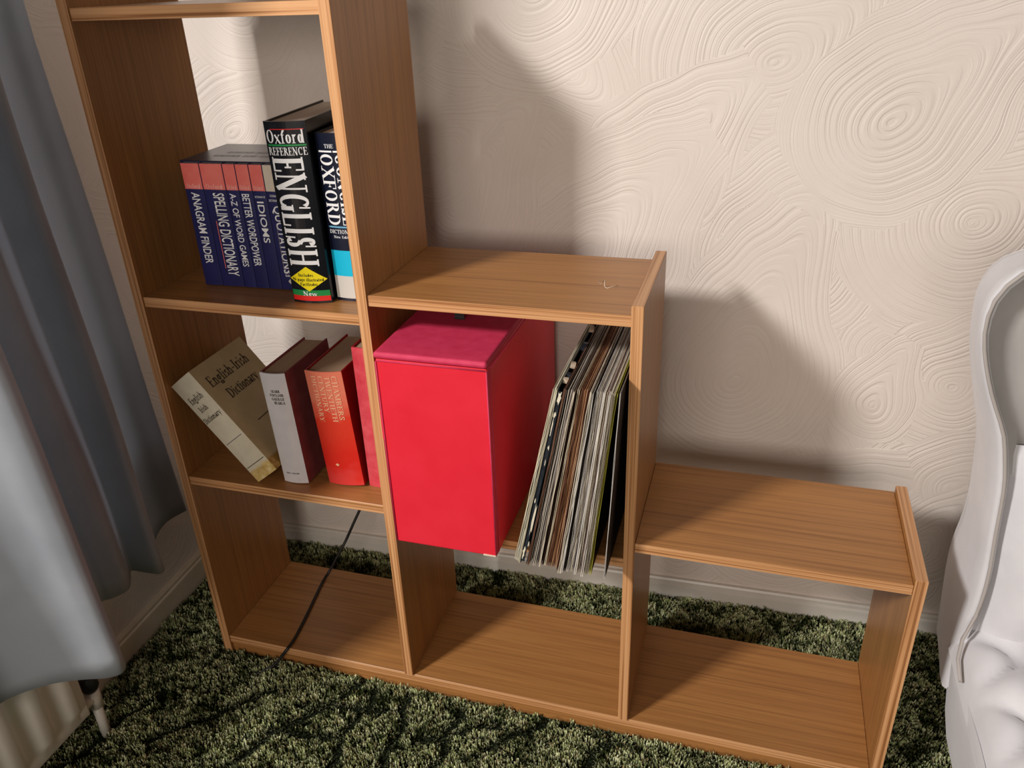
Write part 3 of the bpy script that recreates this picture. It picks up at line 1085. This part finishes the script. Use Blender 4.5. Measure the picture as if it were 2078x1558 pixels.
# --- grey spined Irish dictionary
r, mp = make_book('irish_english_dictionary', 'maroon dictionary with a faded pale grey spine beside the leaning cream one', GB,
                  (0.1945, 0.031, ZL1 + 0.0004), 0.0475, 0.145, 0.211, 0.004, M['maroon'], M['grey_cloth'], M['pages_old'], lean=math.radians(-2.6))
mp2 = lambda u, v, mp=mp: (mp(u, v)[0], mp(u, v)[1] - 0.0004, v)
for k, (tx, a, b) in enumerate((('GEARR', .017, .033), ('FOCLOIR', .0135, .0385), ('GAEILGE', .0155, .0385), ('BEARLA', .019, .0385))):
    lettering('title_lettering', tx, (a, b, .1765 - k * .0072, .1815 - k * .0072), mp2, M['ink_dark'], r)
lettering('publisher_lettering', 'MAC ANNAID', (.010, .035, .0185, .0210), mp2, M['ink_dark'], r)
cmap = lambda u, v: (0.0475 + 0.0005, u, v)
lettering('cover_lettering', 'GEARR', (.075, .12, .165, .176), cmap, M['ink_black'], r)
lettering('cover_lettering', 'GAEILGE', (.075, .125, .138, .149), cmap, M['ink_black'], r)

# --- red twentieth century dictionary
r, mp = make_book('red_dictionary', 'bright red dictionary titled TWENTIETH CENTURY DICTIONARY with a sun-faded spine top', GB,
                  (0.2745, 0.045, ZL1 + 0.0004), 0.0675, 0.15, 0.216, 0.005, M['red_cloth'], M['chambers'], M['pages_old'], lean=math.radians(-3.6))
mp2 = lambda u, v, mp=mp: (mp(u, v)[0], mp(u, v)[1] - 0.0004, v)
for tx, a, b, ln in (('CHAMBERS', .0495, .0585, .080), ('TWENTIETH', .0375, .0465, .084), ('CENTURY', .0255, .0345, .068), ('DICTIONARY', .0125, .0215, .086)):
    lettering('title_lettering', tx, (a, b, .209 - ln, .209), mp2, M['ink_peach'], r, vertical=True, thick=.15, thin=.07)
band('publisher_emblem', (.023, .031, .038, .044), mp2, M['ink_peach'], r, nu=3, poly='diamond')

# --- pinkish red book behind the upright
r, mp = make_book('worn_red_book', 'worn pinkish red hardback partly hidden behind the upright', GB,
                  (0.348, 0.052, ZL1 + 0.0003), 0.040, 0.16, 0.262, 0.0015, M['red_cloth'], M['pinkred'], M['pages_old'])

# ------------------------------------------------------------------ red record case
RX0, RX1, RY0, RY1 = 0.4365, 0.606, -0.041, 0.345
RH = 0.334
rc = empty('record_case', (RX0, RY0, ZM1))
tag(rc, 'bright red leatherette record case on the middle shelf', 'case')
W_, L_ = RX1 - RX0, RY1 - RY0
boxobj('body', (0, W_, 0, L_, 0, RH - 0.0085), M['red_vinyl'], rc, 0.003, 3)
bm = bmesh.new()
add_box(bm, -0.002, W_ + 0.001, -0.0025, L_ + .001, RH - 0.0075, RH + 0.003, bev=0.0045, seg=3)
bmobj('lid', bm, M['red_lid'], rc, smooth=False)
# sewn piping round the front panel
bm = bmesh.new()
add_tube(bm, [(W_ - .0005, -.0006, .004), (W_ - .0005, -.0006, RH - .012)], .0013, 8)
add_tube(bm, [(.001, -.0006, .004), (.001, -.0006, RH - .012)], .0013, 8)
add_tube(bm, [(.003, -.0006, RH - .0105), (W_ - .003, -.0006, RH - .0105)], .0012, 8)
add_tube(bm, [(W_ + .0004, .010, .004), (W_ + .0004, .010, RH - .012)], .0010, 8)
add_tube(bm, [(W_ + .0004, .012, RH - .012), (W_ + .0004, L_ - .01, RH - .012)], .0010, 8)
bmobj('piping', bm, M['red_lid'], rc)
bm = bmesh.new()
hx = 0.0805
pts = [(hx, .139, RH + .002), (hx, .141, RH + .014), (hx, .155, RH + .021), (hx, .215, RH + .021), (hx, .229, RH + .014), (hx, .231, RH + .002)]
cp = catmull(pts, 5)
rings = []
for p in cp:
    rings.append([bm.verts.new((p[0] + dx, p[1], p[2] + dz)) for dx, dz in ((-.008, 0), (.008, 0), (.008, .004), (-.008, .004))])
for a, b in zip(rings[:-1], rings[1:]):
    for k in range(4): bm.faces.new((a[k], a[(k + 1) % 4], b[(k + 1) % 4], b[k]))
bm.faces.new(rings[0][::-1]); bm.faces.new(rings[-1])
tag(bmobj('carry_handle', bm, M['black_plastic'], rc), 'black carry handle')
boxobj('latch_tab', (-.007, 0.001, .008, .030, .185, .236), M['red_vinyl'], rc, .0012, 2)
boxobj('corner_wear', (W_ - .022, W_ - .001, -.0012, .0015, -.0001, .0030), M['worn_card'], rc, .0006, 1)

# ------------------------------------------------------------------ records
sleeve_cols = [('cream', (222, 212, 186)), ('pale cream', (232, 226, 204)), ('ivory', (206, 196, 168)),
               ('BLACK', None),
               ('brown', (126, 92, 74)), ('grey', (176, 164, 152)), ('grey-white', (196, 186, 174)), ('grey', (168, 156, 146)), ('cream', (214, 200, 178)),
               ('dark brown', (76, 54, 46)), ('cream', (212, 198, 172)), ('tan', (150, 112, 84)), ('brown', (110, 74, 56)), ('tan', (168, 126, 92)),
               ('brown', (128, 86, 62)), ('tan', (186, 146, 112)), ('dark brown', (82, 54, 44)), ('cream', (220, 208, 186)), ('white', (236, 230, 220)),
               ('dark', (54, 48, 46)), ('white', (232, 226, 216)), ('grey', (172, 164, 156)), ('cream', (224, 212, 190)), ('grey', (150, 142, 136)),
               ('white', (234, 228, 218)), ('cream', (216, 204, 182)), ('pinkish grey', (176, 154, 146)), ('white', (236, 228, 216)), ('cream', (226, 214, 190)),
               ('pale', (208, 196, 176)), ('yellow', (178, 170, 72))]
MS = {}


def sleeve_mat(nm, rgb, face):
    key = (nm, rgb, face)
    if key in MS: return MS[key]
    a = tuple(max(0, c - 26) for c in rgb)
    MS[key] = mottled('sleeve_' + nm.replace(' ', '_').replace('-', '_'), a, rgb, 90, 0.75, 0.15, 0.1, (1, 1, 0.25))
    return MS[key]


def sleeve(name, label, x0, y0, tilt, h, dep, th, edge_mat, face_mat, seed, mouth=0.6):
    """card sleeve: two card faces, joined at the back and bottom, slightly open at the front"""
    r_ = np.random.default_rng(seed)
    r = empty(name, (x0, y0, ZM1 + 0.0006), (0, tilt, 0))
    tag(r, label, 'record', 'record sleeves leaning in the middle compartment')
    nz, ny = 9, 3
    card = min(0.0010, th * 0.36)

    def face(side):
        vs, fs, mi = [], [], []
        wob = r_.normal(0, 0.0005, (nz + 1))
        nick = r_.normal(0, 0.0009, (nz + 1))
        for k, off in enumerate((0.0, card)):
            for j in range(nz + 1):
                z = h * j / nz
                for i in range(ny + 1):
                    y = dep * i / ny
                    op = (1 - i / ny)
                    half = th / 2 * (mouth + (1 - mouth) * op)
                    x = th / 2 + side * (half - (card if (k == 0) == (side > 0) else 0)) + wob[j] * op * 0.6
                    vs.append((x, y + (nick[j] if i == 0 else 0), z + (r_.normal(0, .0004) if j in (0, nz) else 0)))
        npl = (nz + 1) * (ny + 1)
        idx = lambda k, j, i: k * npl + j * (ny + 1) + i
        for k in (0, 1):
            for j in range(nz):
                for i in range(ny):
                    f = [idx(k, j, i), idx(k, j, i + 1), idx(k, j + 1, i + 1), idx(k, j + 1, i)]
                    fs.append(f if k else f[::-1]); mi.append(1)
        for j in range(nz):
            for i in (0, ny):
                f = [idx(0, j, i), idx(1, j, i), idx(1, j + 1, i), idx(0, j + 1, i)]
                fs.append(f if i else f[::-1]); mi.append(0)
        for i in range(ny):
            for j in (0, nz):
                f = [idx(0, j, i), idx(0, j, i + 1), idx(1, j, i + 1), idx(1, j, i)]
                fs.append(f if j else f[::-1]); mi.append(0)
        return vs, fs, mi
    V, F, I = [], [], []
    for side in (-1, 1):
        vs, fs, mi = face(side)
        o = len(V)
        V += vs
        F += [[a + o for a in f] for f in fs]
        I += mi
    c = pyobj('card_sleeve', V, F, [edge_mat, face_mat], r)
    c.data.polygons.foreach_set('material_index', I)
    # the disc inside
    bm = bmesh.new()
    bmesh.ops.create_cone(bm, cap_ends=True, segments=32, radius1=.150, radius2=.150, depth=max(0.0006, th * .3),
                          matrix=Matrix.Translation((th / 2, .156, h / 2)) @ Matrix.Rotation(math.pi / 2, 4, 'Y'))
    bmobj('vinyl_disc', bm, M['black_plastic'], r)
    return r


n_s = len(sleeve_cols)
ths = [0.0028 + 0.0009 * rng.random() for _ in sleeve_cols]
ths[3] = 0.0105
ths[5] = ths[6] = 0.0050
ths[-1] = 0.0040
tot = sum(ths)
xb, xt = 0.634, 0.7005
SPAN_B, SPAN_T = 0.757 - 0.634, 0.790 - 0.7005
face_dark = mottled('sleeve_face_dark', (22, 20, 22), (48, 43, 42), 20, 0.65, 0.15)
acc = 0.0
ordinal = ['first', 'second', 'third', 'fourth', 'fifth', 'sixth', 'seventh', 'eighth', 'ninth', 'tenth', 'eleventh', 'twelfth', 'thirteenth', 'fourteenth', 'fifteenth', 'sixteenth', 'seventeenth', 'eighteenth', 'nineteenth', 'twentieth', 'twenty-first', 'twenty-second', 'twenty-third', 'twenty-fourth', 'twenty-fifth', 'twenty-sixth', 'twenty-seventh', 'twenty-eighth', 'twenty-ninth', 'thirtieth', 'thirty-first']
black_edge = mottled('torn_black_card', (20, 24, 30), (44, 50, 58), 120, 0.5, 0.4)
for i, (nm, rgb) in enumerate(sleeve_cols):
    th = ths[i] * SPAN_B / tot
    xbi = xb + acc * SPAN_B / tot
    xti = xt + acc * SPAN_T / tot
    acc += ths[i]
    h = 0.3145 + rng.normal(0, 0.0013)
    tilt = math.asin((xti - xbi) / 0.315)
    y0 = -0.043 + rng.normal(0, .0025) - (0.004 if i > 15 else 0)
    if i in (4, 17, 27): y0 -= 0.009
    thv = min(th, ths[i] * SPAN_T / tot) * 0.94 + 0.0001
    if nm == 'BLACK':
        r = sleeve('record_box_set', 'thick torn black record sleeve with peeling white patches, fourth from the red case', xbi, -0.043, tilt, 0.318, .312, th * .86, black_edge, face_dark, 50)
        # spine strip and torn paper patches
        bm = bmesh.new()
        wv = th * .86
        zs = [0.004, .03, .06, .1, .14, .18, .22, .26, .29, .312]
        prev = None
        for z in zs:
            a = bm.verts.new((0.0006 + rng.uniform(0, .0006), -.0012, z)); b = bm.verts.new((wv * .62 + rng.uniform(-.0006, .0006), -.0014, z))
            if prev: bm.faces.new((prev[0], prev[1], b, a))
            prev = (a, b)
        bmobj('spine_strip', bm, black_edge, r)
        for z, hh, u0, u1 in ((.292, .022, .05, .75), (.268, .012, .0, .45), (.236, .034, .12, .38), (.214, .010, .3, .6), (.186, .014, .35, .5), (.118, .010, .1, .3), (.058, .062, .30, .80), (.006, .030, .0, .40), (.034, .012, .55, .75)):
            bm = bmesh.new()
            k = 13
            c0 = (wv * (u0 + u1) / 2, z + hh / 2)
            ring = []
            for q in range(k):
                a = 2 * math.pi * q / k
                rr = rng.uniform(.5, 1.15)
                ring.append(bm.verts.new((c0[0] + math.cos(a) * wv * (u1 - u0) / 2 * rr, -.0019, c0[1] + math.sin(a) * hh / 2 * rr)))
            bm.faces.new(ring)
            bmobj('torn_patch', bm, MS.get('p') or MS.setdefault('p', mottled('bare_card', (206, 196, 172), (228, 220, 200), 100, 0.8, 0.1)), r)
        # torn flaps along the top edge
        for (yy, zz, ln, tw) in ((.018, .315, .016, .5), (.036, .316, .014, -.4), (.060, .318, .022, .2), (.125, .318, .030, -.2), (.19, .318, .026, .3)):
            bm = bmesh.new()
            pts_ = []
            for q in range(5):
                s = q / 4
                for e in (0, 1):
                    pts_.append(bm.verts.new((wv * (.1 + .75 * e) - .004 * s * s * (1 if tw > 0 else -1), yy + ln * s, zz + .004 * math.sin(s * 3.1) + .003 * e * tw + rng.normal(0, .0005))))
            for q in range(4): bm.faces.new((pts_[2 * q], pts_[2 * q + 1], pts_[2 * q + 3], pts_[2 * q + 2]))
            bmobj('torn_flap', bm, [mottled('flap_card', (150, 130, 112), (206, 190, 168), 90, .8, .1) if tw > 0 else black_edge], r)
    else:
        em = sleeve_mat(nm, rgb, 0)
        fm = face_dark if (i % 3 or nm == 'yellow') else em
        sleeve('record_sleeve', f'{nm}-edged record sleeve, {ordinal[i]} from the red case in the leaning row', xbi, y0, tilt, h, .312, thv, em, fm, 100 + i)
sleeve('record_sleeve', 'white-edged black record sleeve standing apart, nearest the right upright', 0.7765, -0.050, math.asin(.0165 / .315), .3145, .312, 0.0013, sleeve_mat('white', (226, 220, 212), 0), face_dark, 300)

# ------------------------------------------------------------------ cable
bm = bmesh.new()
pts = [(.222, .350, .40), (.207, .340, .29), (.187, .318, .205), (.168, .275, .148), (.159, .245, .119), (.142, .226, .085), (.1265, .213, .055), (.1235, .190, .0475), (.132, .140, .0475), (.142, .084, .0475), (.150, .030, .0475), (.153, .002, .050), (.150, -.006, .046), (.141, -.012, .034), (.131, -.020, .021), (.120, -.026, .012), (.108, -.034, .009), (.09, -.05, .006)]
add_tube(bm, catmull(pts, 6), .0029, 10)
cb = bmobj('black_cable', bm, M['black_plastic'])
tag(cb, 'black cable trailing from the wall across the bottom shelf onto the carpet', 'cable')

# ------------------------------------------------------------------ curtain
path = [(-.092, .085), (-.094, .060), (-.098, .030), (-.086, -.010), (-.058, -.045), (-.022, -.066), (-.016, -.084), (-.040, -.094), (-.066, -.102), (-.054, -.122), (-.046, -.142), (-.062, -.160), (-.076, -.172), (-.080, -.212),
        (-.050, -.246), (.010, -.262), (.060, -.276), (.079, -.297), (.064, -.313), (.030, -.328), (-.006, -.350), (-.040, -.384), (-.052, -.410), (-.036, -.432), (-.058, -.455)]
cpth = catmull(path, 7)
zs = np.concatenate([np.linspace(.270, .6, 12), np.linspace(.66, 2.3, 18)])
vs, fs = [], []
npth = len(cpth)
for j, z in enumerate(zs):
    t = (z - .270) / 2.1
    for i, p in enumerate(cpth):
        s = i / (npth - 1)
        x, y = p
        flare = (1 - min(1, t * 2.4))
        x += 0.004 * math.sin(s * 30 + z * 5) * (1 - flare) + 0.003 * math.sin(z * 9 + s * 11)
        y += 0.003 * math.sin(z * 4 + s * 17) - 0.042 * min(1, (z - .27) / .9)
        hem = (0.006 * math.sin(s * 23) if j == 0 else 0)
        vs.append((x, y, z + hem))
for j in range(len(zs) - 1):
    for i in range(npth - 1):
        a = j * npth + i
        fs.append([a, a + 1, a + npth + 1, a + npth])
cu = pyobj('curtain', vs, fs, M['curtain'], None, smooth=True)
md = cu.modifiers.new('thickness', 'SOLIDIFY')
md.thickness = 0.0015
tag(cu, 'long grey curtain hanging in deep folds over the radiator', 'curtain')

# ------------------------------------------------------------------ radiator
rd = empty('radiator', room(-0.165, -0.25, 0))
tag(rd, 'white pressed steel panel radiator below the grey curtain', 'radiator')
RXF = -0.080
RY_END = -0.258
y_end = RY_END
prof = []
vs, fs = [], []
ys = np.linspace(y_end, -1.15, 320)
zl = [(.082, 0), (.088, .004), (.104, .004), (.124, 1), (.22, 1), (.35, 1), (.364, .004), (.378, .004), (.384, 0)]
for z, f in zl:
    for y in ys:
        d = 0.0
        if f == 1:
            ph = ((y_end - y) % 0.058) / 0.058
            d = 0.014 * (0.5 + 0.5 * math.tanh(5 * (.5 - abs(ph - .5) * 2)))
            if y_end - y < .022: d = 0.0
        elif f: d = f * .2
        vs.append((RXF + d - (0.004 if f == 0 else 0) - .165 + .165, y, z))
nyy = len(ys)
for j in range(len(zl) - 1):
    for i in range(nyy - 1):
        a = j * nyy + i
        fs.append([a, a + nyy, a + nyy + 1, a + 1])
ox, oy, _ = room(-0.165, -0.25, 0)
o = pyobj('front_panel', [(v[0] - ox, v[1] - oy, v[2]) for v in vs], fs, M['radiator'], rd, smooth=True)
md = o.modifiers.new('thickness', 'SOLIDIFY'); md.thickness = .0015; md.offset = 1
boxobj('back_panel', (-.162 - ox, -.150 - ox, -1.15 - oy, y_end - oy, .082, .384), M['radiator'], rd, .003, 2)
boxobj('end_cap', (-.152 - ox, RXF + .001 - ox, y_end - .003 - oy, y_end - oy, .084, .382), M['radiator'], rd, .001, 2)
boxobj('top_grille', (-.152 - ox, RXF - ox, -1.15 - oy, y_end - .003 - oy, .378, .386), M['radiator'], rd, .001, 2)
# valve (part of the radiator)
bm = bmesh.new()
vx, vy = -.092, -.232
add_tube(bm, [(vx - ox, vy - oy, .0), (vx - ox, vy - oy, .080)], .0085, 16)
add_tube(bm, [(vx - ox, vy - oy, .074), (vx - ox, vy - oy, .112)], [.0125, .0125], 16)
add_tube(bm, [(vx - ox, vy - oy, .096), (vx - ox, y_end - .002 - oy, .096)], .0095, 16)
va = bmobj('valve_body', bm, M['radiator'], rd)
bm = bmesh.new()
add_tube(bm, [(vx - ox, vy - oy, .112), (vx - ox, vy - oy, .120), (vx - ox, vy - oy, .142), (vx - ox, vy - oy, .146)], [.011, .0155, .0145, .011], 18)
vc = bmobj('valve_cap', bm, M['black_plastic'], rd)
tag(vc, 'black valve cap')

# ------------------------------------------------------------------ chair
OUT = [(1.296, 0.195), (1.294, 0.232), (1.290, 0.272), (1.288, 0.32), (1.290, 0.356), (1.294, 0.4), (1.294, 0.445), (1.289, 0.501), (1.284, 0.547), (1.277, 0.591), (1.268, 0.625), (1.255, 0.67), (1.242, 0.721), (1.238, 0.756), (1.236, 0.794), (1.244, 0.824), (1.255, 0.838), (1.27, 0.85), (1.33, .874), (1.42, .892), (1.52, .899)]
PIP = [(1.291, .2), (1.293, .26), (1.297, .31), (1.301, 0.348), (1.303, 0.381), (1.302, 0.43), (1.297, 0.489), (1.293, 0.546), (1.289, 0.584), (1.281, 0.622), (1.275, 0.647), (1.265, 0.671), (1.249, 0.705), (1.234, 0.745), (1.225, 0.778), (1.222, 0.804), (1.225, 0.833), (1.236, 0.856), (1.25, 0.87), (1.32, .897), (1.42, .915), (1.52, .922)]
XC = 1.56


def resample(pts, n):
    P = np.array(catmull(pts, 6))
    d = np.r_[0, np.cumsum(np.hypot(*np.diff(P, axis=0).T))]
    s = np.linspace(0, d[-1], n)
    return np.stack([np.interp(s, d, P[:, 0]), np.interp(s, d, P[:, 1])], -1)


def mirror(P):
    Q = P.copy()
    Q[:, 0] = 2 * XC - Q[:, 0]
    return np.vstack([P, Q[::-1]])


NR = 46
po = mirror(resample(OUT, NR))
pp = mirror(resample(PIP, NR))
ch = empty('accent_chair', (XC, 0.0, 0.0))
tag(ch, 'pale grey velvet accent chair with curved back and tufted seat at right', 'chair')


def ring3(P, y, k=0.0):
    c = np.array([XC, .55])
    return [(c[0] + (x - c[0]) * (1 - k) - XC, y, c[1] + (z - c[1]) * (1 - k)) for x, z in P]


mid = po * 0.5 + pp * 0.5
rings = [ring3(pp, .052, .025), ring3(pp, .048, .004), ring3(mid * .5 + pp * .5, .060, -.012), ring3(mid, .085, -.014), ring3(po, .125, -.004), ring3(po, .185, .01), ring3(po, .235, .05), ring3(po, .25, .12)]
vs = [p for r_ in rings for p in r_]
nr = len(po)
fs = []
for j in range(len(rings) - 1):
    for i in range(nr - 1):
        a = j * nr + i
        fs.append([a, a + 1, a + nr + 1, a + nr])
# close the rear face
base = (len(rings) - 1) * nr
half = nr // 2
for i in range(half - 1):
    fs.append([base + i, base + i + 1, base + nr - 2 - i, base + nr - 1 - i])
pyobj('back_shell', vs, fs, M['velvet'], ch, smooth=True)
bm = bmesh.new()
pr3 = [p for p in ring3(pp, .046, .006) if p[2] > .335]
ext = [(1.284, -.02, .285), (1.284, .012, .296), (1.290, .034, .316)]
add_tube(bm, [(x - XC, y, z) for x, y, z in ext] + pr3 + [(XC - x, y, z) for x, y, z in ext[::-1]],   .0026, 8)
tag(bmobj('piping', bm, M['piping'], ch), 'taupe piped edge')
# inner back and lumbar roll: rows between left and right piping
left = resample(PIP, 140)


def xleft(z):
    i = np.argmin(np.abs(left[:, 1] - z))
    return left[i, 0]


def inner(name, z0, z1, nz, yfun, mat):
    vs, fs = [], []
    nx = 30
    for j in range(nz + 1):
        z = z0 + (z1 - z0) * j / nz
        xl = xleft(min(z, .916)) + .004
        for i in range(nx + 1):
            s = i / nx
            x = xl + (2 * XC - 2 * xl) * s
            vs.append((x - XC, yfun(s, (z - z0) / (z1 - z0), x), z))
    for j in range(nz):
        for i in range(nx):
            a = j * (nx + 1) + i
            fs.append([a, a + 1, a + nx + 2, a + nx + 1])
    return pyobj(name, vs, fs, mat, ch, smooth=True)


def y_in(s, t, x):
    e = min(1, min(s, 1 - s) / .06)
    return .052 + .030 * math.sin(min(1, e) * math.pi / 2) + .010 * (1 - abs(2 * s - 1)) - .018 * (1 - t) * 0


inner('inner_back', .585, .915, 26, y_in, M['velvet_dark'])


def y_roll(s, t, x):
    e = min(1, min(s, 1 - s) / .10)
    b = math.sin(min(max(t, 0), 1) * math.pi) ** .5
    return .072 - .055 * b * math.sin(e * math.pi / 2)


inner('lumbar_roll', .270, .625, 26, y_roll, M['velvet'])
# tufted seat
vs, fs = [], []
nx, ny = 64, 56
sx0, sx1, sy0, sy1 = 1.286, 2 * XC - 1.286, -.46, .068


def tuft(x, y):
    a, b = (x - sx0) / .150, (y - sy1) / .125
    u, v = a + b, a - b
    fu, fv = abs((u % 1) - .5) * 2, abs((v % 1) - .5) * 2
    return (1 - fu ** 3) * (1 - fv ** 3)


for j in range(ny + 1):
    for i in range(nx + 1):
        s, t = i / nx, j / ny
        x, y = sx0 + (sx1 - sx0) * s, sy1 + (sy0 - sy1) * t
        e = min(s, 1 - s) * (sx1 - sx0)
        ef = min(t, 0.999)
        f = (1 - t) * (sy1 - sy0)
        rd1 = min(1, e / .045)
        rd2 = min(1, f / .045)
        dome = math.sqrt(max(0, 1 - (1 - rd1) ** 2)) * math.sqrt(max(0, 1 - (1 - rd2) ** 2))
        z = .264 + .048 * dome + .022 * tuft(x, y) * min(1, e / .05) * min(1, f / .05)
        vs.append((x - XC, y, z))
for j in range(ny):
    for i in range(nx):
        a = j * (nx + 1) + i
        fs.append([a, a + nx + 1, a + nx + 2, a + 1])
pyobj('tufted_seat', vs, fs, M['velvet'], ch, smooth=True)
# seat sides
bmv, bmf = [], []
rim = [(sx0 + .060, sy1 + .15), (sx0 + .022, sy1 + .05), (sx0 + .005, sy1), (sx0, sy1 - .05), (sx0, sy0), (sx1, sy0), (sx1, sy1 - .05), (sx1 - .005, sy1), (sx1 - .022, sy1 + .05), (sx1 - .060, sy1 + .15)]
pr = []
for (xa, ya), (xb_, yb_) in zip(rim[:-1], rim[1:]):
    for k in range(16):
        pr.append((xa + (xb_ - xa) * k / 16, ya + (yb_ - ya) * k / 16))
pr.append(rim[-1])
lv = [(.280, -.004), (.264, .0), (.240, .002), (.215, .004), (.195, .006), (.165, .010), (.135, .014), (.122, .020), (.118, .05)]
for z, inn in lv:
    for x, y in pr:
        cx_, cy_ = XC, -.1
        dx, dy = x - cx_, y - cy_
        bmv.append((x - XC - math.copysign(inn, dx), y - math.copysign(inn, dy) * (1 if y < -.1 else 0), z + .004 * math.sin(y * 26 + x * 9)))
npr = len(pr)
for j in range(len(lv) - 1):
    for i in range(npr - 1):
        a = j * npr + i
        bmf.append([a, a + 1, a + npr + 1, a + npr])
pyobj('seat_side', bmv, bmf, M['velvet'], ch, smooth=True)
boxobj('seat_base', (sx0 + .06 - XC, sx1 - .06 - XC, sy0 + .03, .190, .120, .25), M['velvet'], ch, .006, 2)
bm0 = None
M['dark_wood'] = mottled('dark_leg_wood', (52, 34, 24), (70, 46, 32), 30, .4, .4, 0, (1, 1, .2))
for lx in (sx0 + .11, sx1 - .11):
    for ly in (sy0 + .07, .14):
        bm = bmesh.new()
        add_tube(bm, [(lx - XC, ly, .0), (lx - XC, ly, .125)], [.012, .020], 12)
        bmobj('leg', bm, M['dark_wood'], ch)
